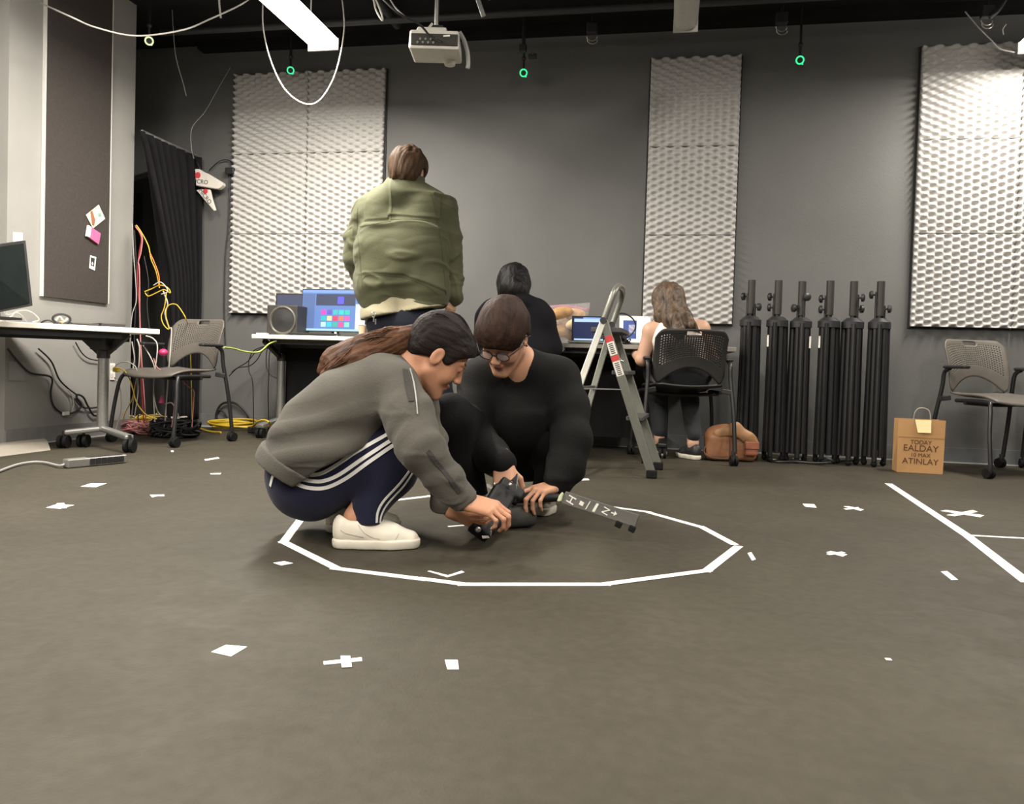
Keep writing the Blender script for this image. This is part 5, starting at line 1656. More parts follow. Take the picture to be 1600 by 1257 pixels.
wire('ceiling_cable', [at(583, -6, 4.3), at(587, 14, 4.3), at(595, 29, 4.3), at(598, 31, 4.3), at(595, 18, 4.3), at(586, -4, 4.3)], .005, M_whitew, 'small pinkish cable loop left of the projector')
wire('ceiling_cable', [at(607, -6, 4.3), at(618, 12, 4.3), at(636, 28, 4.25), at(652, 36, 4.2)], .004, M_grayw, 'thin grey cable running to the projector mount')
wire('ceiling_cable', [at(1508, 18, 4.9), at(1528, 42, 4.9), at(1548, 62, 4.9), at(1562, 76, 4.9), at(1585, 82, 4.9)], .004, M_grayw, 'thin grey cable slanting down over the right foam block')
wire('ceiling_cable', [at(1572, 38, 4.9), at(1567, 46, 4.9), at(1568, 54, 4.9)], .003, M_whitew, 'tiny curved white wire near the upper right corner')
wire('ceiling_cable', [at(1574, -6, 4.8), at(1560, 16, 4.8), at(1546, 27, 4.8)], .012, M_pipe, 'thick dark cable arm at the upper right')
# ---------------------------------------------------------------- people
def skin(name, c, r=.5):
    m = mat(name, c, r, var=.07, scale=9, spec=.35)
    b = m.node_tree.nodes['Principled BSDF']
    b.inputs['Subsurface Weight'].default_value = .12
    b.inputs['Subsurface Radius'].default_value = (.01, .004, .002)
    return m
S_tan = skin('tan_skin', (.50, .25, .15))
S_warm = skin('warm_skin', (.52, .28, .18))
S_pale = skin('pale_skin', (.55, .33, .23))
S_lip = mat('lip_skin', (.36, .15, .11), .5)
S_brow = mat('dark_brow', (.03, .018, .012), .7)
def hairmat(name, c, d=(0, 0, 1), var=.55, rough=.62):
    """hair: fine strands drawn out along the direction d"""
    if name in MATS: return MATS[name]
    m = bpy.data.materials.new(name)
    m.use_nodes = True
    N, L = m.node_tree.nodes, m.node_tree.links
    b = N['Principled BSDF']
    tc = N.new('ShaderNodeTexCoord')
    d = Vector(d).normalized()
    dp = N.new('ShaderNodeVectorMath'); dp.operation = 'DOT_PRODUCT'; dp.inputs[1].default_value = d
    L.new(tc.outputs['Object'], dp.inputs[0])
    sc = N.new('ShaderNodeVectorMath'); sc.operation = 'SCALE'; sc.inputs[0].default_value = d*.94
    L.new(dp.outputs['Value'], sc.inputs['Scale'])
    su = N.new('ShaderNodeVectorMath'); su.operation = 'SUBTRACT'
    L.new(tc.outputs['Object'], su.inputs[0]); L.new(sc.outputs[0], su.inputs[1])
    n = N.new('ShaderNodeTexNoise'); n.inputs['Scale'].default_value = 170; n.inputs['Detail'].default_value = 5; n.inputs['Roughness'].default_value = .65
    n2 = N.new('ShaderNodeTexNoise'); n2.inputs['Scale'].default_value = 36; n2.inputs['Detail'].default_value = 3
    L.new(su.outputs[0], n.inputs['Vector']); L.new(su.outputs[0], n2.inputs['Vector'])
    ad = N.new('ShaderNodeMath'); ad.operation = 'MULTIPLY_ADD'; ad.inputs[1].default_value = .5
    L.new(n2.outputs['Fac'], ad.inputs[0])
    hf = N.new('ShaderNodeMath'); hf.operation = 'MULTIPLY'; hf.inputs[1].default_value = .5
    L.new(n.outputs['Fac'], hf.inputs[0]); L.new(hf.outputs[0], ad.inputs[2])
    r = N.new('ShaderNodeValToRGB')
    r.color_ramp.elements[0].position, r.color_ramp.elements[1].position = .36, .64
    r.color_ramp.elements[0].color = (*[x*(1-var) for x in c], 1)
    r.color_ramp.elements[1].color = (*[x*(1+var) for x in c], 1)
    L.new(ad.outputs[0], r.inputs[0]); L.new(r.outputs[0], b.inputs['Base Color'])
    bu = N.new('ShaderNodeBump'); bu.inputs['Strength'].default_value = .8; bu.inputs['Distance'].default_value = .006
    L.new(ad.outputs[0], bu.inputs['Height']); L.new(bu.outputs[0], b.inputs['Normal'])
    b.inputs['Roughness'].default_value = rough
    b.inputs['Specular IOR Level'].default_value = .16
    MATS[name] = m
    return m
H_dark = hairmat('dark_brown_hair', (.013, .009, .008), axes(.9, 0, -.35))
H_bowl = hairmat('bowl_cut_hair', (.026, .013, .008), axes(.1, .55, -.8))
H_brown = hairmat('chestnut_hair', (.075, .033, .016), axes(-.9, 0, -.4), .7, .6)
H_mid = hairmat('brown_hair', (.048, .027, .014), axes(.1, 0, -1))
H_black = hairmat('black_hair', (.006, .0055, .0055), rough=.5)
H_black.node_tree.nodes['Principled BSDF'].inputs['Specular IOR Level'].default_value = .28
H_light = hairmat('streaked_brown_hair', (.085, .055, .034), axes(.3, 0, -1), .9, .45)
H_light.node_tree.nodes['Principled BSDF'].inputs['Specular IOR Level'].default_value = .35
def cloth(name, c, r=.85, var=.08, sheen=.1, sc=8, bump=.2, bs=180):
    return mat(name, c, r, var=var, scale=sc, bump=bump, bscale=bs, sheen=sheen, spec=.2)
C_swt = cloth('charcoal_sweat_fabric', (.085, .079, .066))
C_rib = cloth('charcoal_rib_knit', (.092, .086, .073))
C_navy = cloth('navy_track_fabric', (.010, .011, .030))
C_blk = cloth('black_wool', (.0045, .0045, .0045), sheen=.0)
C_blkt = cloth('black_trouser_fabric', (.005, .005, .006), sheen=.0)
C_olive = cloth('olive_cotton', (.082, .086, .046), .75)
C_dnavy = cloth('dark_navy_cotton', (.009, .011, .020))
C_hood = cloth('black_hoodie_fabric', (.006, .006, .008), sheen=.0)
C_white = cloth('cream_cotton', (.86, .76, .68))
C_cream = cloth('cream_lining', (.42, .38, .26))
C_str = mat('white_stripe', (.72, .71, .68), .6, var=.03)
M_shoe = mat('off_white_leather', (.68, .63, .53), .5, var=.06, scale=12)
M_sole = mat('cream_rubber', (.66, .62, .52), .55, var=.05)
M_gsh = mat('grey_canvas', (.34, .32, .28), .7, var=.1)
def crease(Q, stretch=(1, 1, 1), f=9.0, amp=.006, seed=1, w=7.0):
    """narrow raised creases in cloth, along the zero lines of a wandering noise"""
    R = Q*nv(stretch)
    a = np.exp(-(noise3(R, f, seed)*w)**2)
    b = np.exp(-(noise3(R, f*1.7, seed+5)*w)**2)
    m = .5+.5*noise3(Q, 7, seed+9)
    return amp*(a*m+.6*b*(1-m))
def streak(dirv, f=90, a=.0025, seed=5):
    d = nv(Vector(dirv).normalized())
    def fn(P, N):
        Q = P-np.outer(P @ d, d)*.88
        return a*noise3(Q, f, seed)+a*.9*noise3(Q, f*2.3, seed+1)
    return fn

def shoe(parent, heel, toe, w=.092, h=.10, upper=None, solem=None, laces=False, detail=False):
    l = (toe-heel); L = l.length; l.normalize(); l = Vector((l.x, l.y, 0)).normalized()
    sd = Vector((-l.y, l.x, 0))
    def P(a, b, z): return heel+l*(a*L)+sd*b+UZ*z
    lo = Vector([min(heel[i], toe[i])-.09 for i in range(3)]); hi = Vector([max(heel[i], toe[i])+.09 for i in range(3)]); hi.z = .2; lo.z = -.03
    v = Vol(lo, hi, .0032)
    k = w/.092
    v.chain([P(.13, 0, .048), P(.35, 0, .050), P(.62, .002, .034), P(.88, 0, .024)], [.034*k, .034*k, .038*k, .028*k], .03)
    v.chain([P(.13, 0, .075), P(.34, 0, .070)], [.028*k, .028*k], .02)
    v.cone(P(.38, 0, .068), P(.68, 0, .040), .024*k, .020*k, .02)
    v.ell(P(.24, 0, h+.012), (.044, .030, .034), None, .006, 'sub')
    v.cut(P(0, 0, .022), (0, 0, -1)); v.cut(P(.0, 0, 0), -l); v.cut(P(1.0, 0, 0), l)
    s = vol_mesh(v, 'shoe', upper or M_shoe, parent, 2, disp=lambda Q, N: .0008*noise3(Q, 50, 3))
    v = Vol(lo, hi, .0032)
    v.chain([P(.14, 0, .02), P(.4, 0, .02), P(.66, .002, .02), P(.87, 0, .02)], [.036*k, .035*k, .043*k, .036*k], .03)
    v.cut(P(0, 0, .030), (0, 0, 1)); v.cut(P(0, 0, .0015), (0, 0, -1)); v.cut(P(-.005, 0, 0), -l); v.cut(P(1.01, 0, 0), l)
    vol_mesh(v, 'sole', solem or M_sole, s, 2)
    if detail:
        bvh = local(s)
        def ln(pts, wd, nm, m_):
            PP, NN = [], []
            for a, z in [(p.x, p.y) for p in crv([Vector((a, z, 0)) for a, z in pts], 6)]:
                o = P(a, -.2, z) if (P(a, -.2, z)-CAM).length < (P(a, .2, z)-CAM).length else P(a, .2, z)
                q = P(a, 0, z)
                hh = bvh.ray_cast(o, (q-o).normalized())
                if hh[0] is not None: PP.append(hh[0]+hh[1]*.0003*(1 if hh[1].dot(o-q) > 0 else -1)); NN.append(hh[1] if hh[1].dot(o-q) > 0 else -hh[1])
            if len(PP) > 2: MB().ribbon(PP, NN, wd, .0008).build(nm, m_, s)
        M_st = mat('grey_stitching', (.38, .35, .28), .7)
        ln([(.30, .075), (.36, .055), (.45, .040), (.55, .034)], .0016, 'stitching', M_st)
        ln([(.10, .06), (.16, .05), (.26, .045), (.36, .040)], .0016, 'stitching', M_st)
        ln([(.72, .030), (.74, .040), (.76, .048)], .0018, 'toe_seam', M_st)
        ln([(.03, .020), (.3, .019), (.6, .018), (.95, .018)], .0016, 'sole_line', M_st)
    if laces:
        for i in range(4):
            a = .46+.07*i
            z = .075-.009*i
            MB().tube(crv([P(a, -.022, z+.012), P(a, 0, z+.026), P(a+.01, .022, z+.012)], 5), .0028, 6).build('lace', M_paper, s)
    return s

# ================= the crouching woman
def woman():
    t = thing('person', flr(560, 845), 'crouching person with a ponytail, charcoal sweatshirt and navy white-striped track pants', 'person')
    lo = at(400, 870, 2.55); hi = at(820, 470, 2.5)
    c = at(600, 680, 2.48)
    blo = Vector((c.x-.55, c.y-.42, -.02)); bhi = Vector((c.x+.52, c.y+.46, .86))
    fw = axes(.76, -.20, -.60); up = axes(.60, -.05, .78)
    M = rot3(fw, up)
    S = .98
    O = at(684, 558, 2.43)-M @ Vector((.076*S, 0, 0))
    nk = at(628, 585, 2.52)
    shN, shF = at(620, 603, 2.38), at(648, 600, 2.66)
    elN, elF = at(657, 700, 2.26), at(672, 705, 2.62)
    wrN, wrF = at(731, 785, 2.30), at(706, 799, 2.47)
    hipN, hipF = at(480, 757, 2.44), at(485, 750, 2.60)
    knN, knF = at(645, 672, 2.43), at(650, 666, 2.74)
    anN, anF = at(556, 808, 2.40), at(548, 795, 2.68)
    # body, one continuous surface
    v = Vol(blo, bhi, .0034)
    P = head(v, O, M, S)
    v.cone(P(0, -.035, -.03), nk, .052, .058, .02)
    v.cone(nk, shN, .055, .045, .03); v.cone(nk, shF, .055, .045, .03)
    for s, e, w_ in ((shN, elN, wrN), (shF, elF, wrF)):
        v.chain([s, e, w_], [.045, .036, .025], .01)
    for h_, k_, a_ in ((hipN, knN, anN), (hipF, knF, anF)):
        v.chain([h_, k_, a_], [.055, .045, .034], .01)
        v.cone(a_, Vector((a_.x, a_.y, .05)), .034, .03, .01)
    v.chain([at(485, 735, 2.52), at(545, 655, 2.52), nk], [.07, .08, .055], .05)
    # hands
    dN = (at(788, 800, 2.26)-wrN)
    hand(v, wrN, dN, axes(-.15, .35, .95), axes(0, -1, 0), [(.55, 1.0, .5), (.5, 1.05, .5), (.5, 1.1, .6), (.55, 1.15, .6)], .92, thumb=(.9, .5))
    dF = (at(757, 822, 2.40)-wrF)
    hand(v, wrF, dF, axes(.0, .75, -.55), axes(.3, .1, 1), [(.35, .7, .5), (.4, .8, .5), (.4, .9, .5), (.5, .9, .5)], .9, thumb=(.4, .6))
    fp = face_paint(O, M, S)
    vol_mesh(v, 'body', [S_tan, S_lip, S_brow], t, 2, paint=fp)
    # sweatshirt
    v = Vol(blo, bhi, .0045)
    for d in (2.43, 2.61):
        v.chain([at(466, 722, d), at(500, 680, d), at(545, 638, d), at(598, 604, d)], [.112, .120, .112, .088], .06)
    v.chain([at(598, 604, 2.45), at(630, 592, 2.52)], [.095, .07], .05)
    v.ell(at(505, 712, 2.36), (.11, .09, .07), None, .06)
    n1 = SIDE*-.49+UZ*-.87
    n2 = SIDE*.52-UZ*.85
    v.cut(at(450, 727, 2.5), n1)
    v.cut(at(540, 712, 2.45), n2)
    v.chain([shN, at(640, 655, 2.32), elN, at(695, 750, 2.28), at(722, 778, 2.30)], [.070, .068, .060, .048, .040], .035)
    v.chain([shF, elF, at(697, 785, 2.49)], [.066, .056, .042], .03)
    # neck opening
    v.cone(at(640, 585, 2.52), at(668, 560, 2.50), .058, .075, .008, op='sub')
    ax1 = (elN-shN).normalized(); ax2 = (wrN-elN).normalized()
    def dsp(Q, N):
        r = np.full(len(Q), 0.0)
        dn = Q-nv(elN)
        arm = np.exp(-((dn**2).sum(1))/.012)
        r += arm*folds(Q, ax1-ax2*.2+SIDE*.4, .055, .004, 3)
        tor = 1-np.clip(arm*1.3, 0, 1)
        u = nv(SIDE*.35+UZ*.9)
        low = np.clip((.50-Q[:, 2])/.18, 0, 1)
        r += tor*low*folds(Q, SIDE*-.3+UZ*.95, .085, .012, 8)+tor*crease(Q, (.5, 1, 1.5), 7, .010, 31)+arm*crease(Q, (1, 1, 1), 12, .008, 33)
        r += .003*noise3(Q, 13, 4)
        return r
    sw = vol_mesh(v, 'sweatshirt', C_swt, t, 2, disp=dsp)
    # ribbed hem and cuffs
    v = Vol(blo, bhi, .0045)
    for d in (2.43, 2.61):
        v.chain([at(462, 727, d), at(490, 692, d)], [.122, .128], .06)
    v.ell(at(500, 712, 2.36), (.11, .09, .076), None, .06)
    v.cut(at(449, 729, 2.5), n1); v.cut(at(440+18, 711-6, 2.5), -n1); v.cut(at(540, 714, 2.45), n2)
    vol_mesh(v, 'hem_band', C_rib, sw, 2)
    for a, b in ((at(713, 768, 2.29), at(728, 784, 2.30)), (at(690, 776, 2.5), at(700, 790, 2.48))):
        v = Vol(Vector([min(a[i], b[i])-.08 for i in range(3)]), Vector([max(a[i], b[i])+.08 for i in range(3)]), .0035)
        v.cone(a, b, .044, .041, 0); v.cut(b, b-a); v.cut(a, a-b)
        vol_mesh(v, 'cuff', C_rib, sw, 1)
    # trousers
    v = Vol(blo, bhi, .0045)
    v.ell(at(482, 753, 2.47), (.122, .125, .108), None, .05)
    v.ell(at(484, 751, 2.60), (.120, .12, .105), None, .05)
    v.ell(at(470, 728, 2.53), (.09, .13, .07), None, .05)
    v.chain([at(490, 757, 2.46), at(575, 718, 2.44), knN], [.105, .090, .066], .04)
    v.chain([knN, at(612, 738, 2.43), at(576, 794, 2.40)], [.066, .070, .048], .03)
    v.cone(at(576, 794, 2.40), at(576, 812, 2.39), .046, .040, .01)
    v.chain([at(490, 752, 2.62), at(575, 710, 2.68), knF, at(610, 735, 2.70), at(556, 800, 2.68)], [.10, .088, .064, .066, .048], .03)
    v.box(at(575, 846, 2.4), (.12, .10, .055), None, .0, .0, 'sub'); v.box(at(565, 835, 2.68), (.12, .09, .045), None, .0, .0, 'sub')
    def dsp2(Q, N):
        kn = np.exp(-((Q-nv(knN))**2).sum(1)/.01)
        return .0025*noise3(Q, 16, 9)+kn*folds(Q, SIDE, .04, .003, 2)
    tr = vol_mesh(v, 'track_pants', C_navy, t, 2, disp=dsp2)
    bt = local(tr)
    def stripe(pts, w, name='stripe', par=tr):
        P, Nn = [], []
        q = crv([Vector((x, y, 0)) for x, y in pts], 6)
        for p in q:
            h, n = cast(bt, p.x, p.y)
            if h is not None:
                if n.dot(CAM-h) < 0: n = -n
                P.append(h+n*.0012); Nn.append(n)
        if len(P) > 2:
            MB().ribbon(P, Nn, w, .0016).build(name, C_str, par)
    stripe([(484, 743), (500, 741), (520, 731), (560, 705), (606, 679)], .011)
    stripe([(470, 749), (486, 752), (505, 752), (530, 742), (570, 715), (610, 689)], .011)
    stripe([(452, 748), (465, 757), (485, 763), (510, 762), (540, 748), (575, 723), (616, 695)], .011)
    stripe([(436, 727), (428, 742), (423, 760)], .011)
    stripe([(643, 731), (625, 755), (600, 782), (590, 800), (588, 817)], .007)
    stripe([(645, 738), (630, 760), (607, 785), (596, 803), (593, 817)], .006)
    # small mark on the pants and zips on the sleeve
    stripe([(446, 738), (442, 746)], .003, 'pocket_mark')
    bs = local(sw)
    def zipline(pts, w, m_, name):
        P, Nn = [], []
        for p in crv([Vector((x, y, 0)) for x, y in pts], 6):
            h, n = cast(bs, p.x, p.y)
            if h is not None:
                if n.dot(CAM-h) < 0: n = -n
                P.append(h+n*.0015); Nn.append(n)
        if len(P) > 2: MB().ribbon(P, Nn, w, .002).build(name, m_, sw)
    zipline([(640, 577), (646, 600), (650, 625), (652, 648)], .004, M_grayw, 'zip')
    zipline([(633, 578), (637, 600), (643, 628)], .016, cloth('dark_sleeve_panel', (.045, .042, .040)), 'sleeve_panel')
    zipline([(668, 705), (686, 728), (705, 752), (718, 770)], .012, MATS['dark_sleeve_panel'], 'sleeve_panel')
    # shoes
    shoe(t, flr(519, 856), flr(655, 856), .096, .092, detail=True)
    shoe(t, flr(508, 832), flr(625, 826), .09, .092)
    # hair
    hlo, hhi = O-Vector((.2, .2, .2)), O+Vector((.2, .2, .2))
    v = Vol(hlo, hhi, .0035)
    v.ell(P(0, -.012, .047), (.083*S, .105*S, .094*S), M, .01)
    v.ell(P(0, .055, .055), (.066, .05, .055), M, .03)
    v.ell(P(0, -.05, .0), (.065, .05, .06), M, .03)
    v.ell(P(0, .120, -.035), (.12, .105, .108), M, .01, 'sub')
    v.ell(P(0, .02, -.075), (.12, .09, .075), M, .012, 'sub')
    for q in (-1, 1):
        v.ell(P(q*.085, .0, -.004), (.02, .024, .036), M, .006, 'sub')
        v.ell(P(q*.066, .034, .035), (.012, .018, .04), M, .01)
    hr = vol_mesh(v, 'hair', H_dark, t, 1, disp=streak(M @ Vector((0, 1, .3)), 110, .0012))
    v = Vol(at(470, 640, 2.6)-Vector((.1, .15, .1)), at(690, 500, 2.5)+Vector((.1, .2, .1)), .0042)
    v.chain([at(656, 524, 2.50), at(640, 530, 2.50), at(610, 538, 2.49), at(575, 552, 2.48), at(540, 572, 2.46), at(512, 588, 2.45)], [.030, .036, .050, .056, .046, .022], .03)
    v.chain([at(600, 545, 2.47), at(565, 575, 2.44), at(548, 597, 2.43)], [.03, .035, .014], .03)
    v.chain([at(560, 545, 2.52), at(525, 560, 2.50), at(504, 580, 2.49)], [.035, .035, .015], .03)
    pd_ = (at(660, 520, 2.5)-at(520, 580, 2.46))
    def dp(Q, N):
        return streak(pd_, 75, .0035, 7)(Q, N)+.003*np.sin((Q @ nv(pd_.normalized()))*45+4*noise3(Q, 12, 5))
    vol_mesh(v, 'ponytail', H_brown, t, 1, disp=dp)
    rn = random.Random(4)
    sp = [at(664, 518, 2.50), at(640, 530, 2.50), at(610, 538, 2.49), at(575, 552, 2.48), at(540, 572, 2.46), at(508, 590, 2.45)]
    rr = [.034, .037, .051, .057, .048, .030]
    ms = MB()
    for i in range(150):
        a = rn.uniform(0, 6.28); n0 = rn.choice((0, 0, 1, 2)); n1 = rn.choice((4, 5, 6, 6))
        pts = []
        for k in range(n0, n1):
            aa = a+.35*math.sin(k*1.7+i)
            q = rr[k]*rn.uniform(.97, 1.10)
            pts.append(sp[k]+(UZ*math.sin(aa)+TOCAM*math.cos(aa))*q+SIDE*rn.uniform(-.008, .008))
        if len(pts) > 1: ms.tube(crv(pts, 7), .0013, 4)
    tag(ms.build('loose_strands', H_brown, t, smooth=True), kind='stuff')
    ms = MB()
    for i in range(40):
        x = rn.uniform(-.06, .06)
        p0 = P(x, .06+rn.uniform(-.02, .02), .115-.25*x*x*8); p1 = P(x*1.02, -.02, .143-abs(x)*.5+rn.uniform(0, .006)); p2 = P(x*.8, -.09, .09+rn.uniform(0, .01)); p3 = at(656, 524, 2.5)
        ms.tube(crv([p0, p1, p2, p3], 6), .0011, 4)
    tag(ms.build('fine_strands', H_dark, t, smooth=True), kind='stuff')
    MB().tube([at(655, 523, 2.5)+(SIDE*.3+UZ)*0+Vector((0, 0, 0))+(UZ*math.cos(a)+TOCAM*math.sin(a))*.034 for a in [2*math.pi*i/20 for i in range(20)]], .006, 8, closed=True).build('hair_tie', M_black, t, smooth=True)
    # watch on the far wrist
    wd = (wrF-elF).normalized(); u, w_ = perp(wd)
    b_ = wrF-wd*.012
    MB().tube([b_+(u*math.cos(a)+w_*math.sin(a))*.030 for a in [2*math.pi*i/24 for i in range(24)]], .006, 6, closed=True, flat=.5).build('watch_band', M_paper, t, smooth=True)
    return t
woman()

# ================= the kneeling man in black
def kneeler():
    t = thing('person', flr(800, 800), 'crouching person in a black sweater, glasses and a bowl haircut, holding a grey bar', 'person')
    c = at(810, 680, 3.0)
    blo = Vector((c.x-.45, c.y-.48, -.02)); bhi = Vector((c.x+.42, c.y+.55, .92))
    fw = axes(-.30, .66, -.70); up = axes(-.16, .70, .70)
    M = rot3(fw, up)
    S = 1.0
    O = at(818, 531, 2.80)+M @ Vector((.072, 0, 0))
    nk = at(808, 572, 2.96)
    shL, shR = at(752, 596, 3.0), at(872, 592, 3.0)
    elL, elR = at(737, 682, 2.86), at(893, 688, 2.88)
    wrL, wrR = at(787, 724, 2.68), at(868, 760, 2.80)
    hpL, hpR = at(775, 712, 3.22), at(838, 712, 3.22)
    knL, knR = at(705, 652, 2.72), at(878, 694, 3.02)
    anL, anR = at(744, 785, 2.93), at(846, 782, 3.02)
    v = Vol(blo, bhi, .0038)
    P = head(v, O, M, S, male=True)
    v.cone(P(0, -.03, -.03), nk, .055, .06, .02)
    v.cone(nk, shL, .055, .05, .03); v.cone(nk, shR, .055, .05, .03)
    v.chain([nk, at(806, 650, 3.12), at(806, 705, 3.22)], [.07, .11, .12], .05)
    for s, e, w_ in ((shL, elL, wrL), (shR, elR, wrR)): v.chain([s, e, w_], [.045, .028, .026], .01)
    for h_, k_, a_ in ((hpL, knL, anL), (hpR, knR, anR)):
        v.chain([h_, k_, a_], [.085, .055, .038], .01)
        v.cone(a_, Vector((a_.x, a_.y, .05)), .036, .03, .01)
    hand(v, wrL, axes(.04, .45, -1), axes(-.15, 1, .5), axes(1, .1, 0), [(1.1, 1.4, .9), (1.15, 1.45, .9), (1.2, 1.45, .9), (1.2, 1.4, .9)], .96, thumb=(.5, .8))
    hand(v, wrR, axes(-.72, .68, -.10), axes(.05, .1, 1), axes(-.7, -.6, 0), [(.15, .5, .3), (.6, .95, .4), (.65, 1.0, .4), (.7, 1.0, .4)], 1.0, spread=.5, thumb=(.5, .3))
    vol_mesh(v, 'body', [S_warm, S_lip, S_brow], t, 2, paint=face_paint(O, M, S))
    # sweater
    v = Vol(blo, bhi, .005)
    for q in (-1, 1):
        o = SIDE*(.075*q)
        v.chain([at(808, 602, 3.02)+o, at(806, 655, 3.10)+o*1.1, at(806, 700, 3.2)+o*1.1], [.115, .135, .14], .06)
    v.ell(at(806, 655, 3.0), (.14, .12, .13), None, .06)
    v.chain([nk, shL], [.07, .075], .04); v.chain([nk, shR], [.07, .075], .04)
    v.chain([shR, at(888, 640, 2.95), elR, at(884, 728, 2.84), at(873, 754, 2.80)], [.078, .074, .066, .054, .045], .035)
    v.chain([shL, elL, at(768, 710, 2.76), at(786, 723, 2.69)], [.075, .068, .048, .040], .03)
    v.cone(at(808, 578, 2.93), P(0, -.03, -.06), .052, .062, .01, op='sub')
    v.cut(at(806, 732, 3.0), axes(0, 0, -1))
    v.chain([elR, at(884, 728, 2.84), at(873, 754, 2.80)], [.064, .054, .045], .03); v.chain([elL, at(768, 710, 2.76), at(786, 723, 2.69)], [.068, .050, .041], .03)
    sw = vol_mesh(v, 'sweater', C_blk, t, 2, disp=lambda Q, N: .004*noise3(Q, 10, 6)+crease(Q, (1, 1, .8), 8, .008, 5))
    # trousers
    v = Vol(blo, bhi, .005)
    v.ell(at(806, 708, 3.24), (.165, .13, .115), None, .05)
    v.chain([at(780, 705, 3.2), at(738, 672, 2.95), knL], [.10, .088, .073], .04)
    v.chain([knL, at(722, 715, 2.80), at(742, 778, 2.92)], [.073, .066, .052], .03)
    v.chain([at(835, 708, 3.2), at(868, 692, 3.0), knR], [.10, .088, .073], .04)
    v.chain([knR, at(864, 735, 3.02), at(848, 772, 3.03)], [.070, .062, .050], .03)
    v.cut(Vector((0, 0, .085)), axes(0, 0, -1))
    vol_mesh(v, 'trousers', C_blkt, t, 2, disp=lambda Q, N: .003*noise3(Q, 15, 2))
    f0 = flr(846, 808)
    tc_ = Vector((CAM.x-f0.x, CAM.y-f0.y, 0)).normalized()
    shoe(t, f0-tc_*.27+SIDE*.01, f0+SIDE*.0, .096, .10, upper=M_gsh, laces=True)
    f1 = flr(742, 815)
    shoe(t, f1-tc_*.25+SIDE*.03, f1, .09, .10, upper=M_gsh)
    # hair: a heavy bowl with a long fringe
    v = Vol(O-Vector((.2, .2, .2)), O+Vector((.2, .2, .22)), .0036)
    v.ell(P(0, -.012, .050), (.091, .112, .100), M, .01)
    v.ell(P(0, .05, .055), (.078, .062, .062), M, .03)
    v.ell(P(0, -.05, -.005), (.075, .055, .07), M, .03)
    v.ell(P(0, .15, -.055), (.14, .11, .103), M, .008, 'sub')
    v.ell(P(0, .03, -.095), (.13, .12, .075), M, .012, 'sub')
    for q in (-1, 1):
        v.ell(P(q*.09, .004, -.008), (.022, .026, .036), M, .006, 'sub')
    vol_mesh(v, 'hair', H_bowl, t, 1, disp=streak(M @ Vector((.1, .7, -.5)), 95, .0015, 8))
    v = Vol(O-Vector((.2, .2, .2)), O+Vector((.2, .2, .22)), .0036)
    # a chestnut sheen of lighter strands on the crown
    # glasses
    g = MB().tube([P(-.031, .104, .006)+(M @ Vector((math.cos(a)*.024, 0, math.sin(a)*.019))) for a in [2*math.pi*i/24 for i in range(24)]], .0022, 6, closed=True)
    g.tube([P(.031, .104, .006)+(M @ Vector((math.cos(a)*.024, 0, math.sin(a)*.019))) for a in [2*math.pi*i/24 for i in range(24)]], .0022, 6, closed=True)
    g.tube([P(-.008, .106, .01), P(.008, .106, .01)], .002, 6)
    for q in (-1, 1):
        g.tube([P(q*.055, .10, .012), P(q*.079, .06, .014), P(q*.082, -.002, .016), P(q*.082, -.02, .0)], .0018, 6)
    go = g.build('glasses', M_black, t, smooth=True)
    M_lens = mat('spectacle_lens', (.8, .85, .9), .05, var=0, alpha=.18)
    for q in (-1, 1):
        MB().lathe(P(q*.031, .104, .006), M @ Vector((0, 1, 0)), [(.021, 0), (.015, .0012), (.001, .0018)], 20).build('lens', M_lens, go, smooth=True)
    MB().cyl(P(-.085, -.0, .012), P(-.098, -.006, .018), .0022, n=8).build('ear_clip', M_chrome, t)
    MB().ball(P(-.083, .006, -.022), .004, 8).build('earring', M_black, t, smooth=True)
    return t
kneeler()

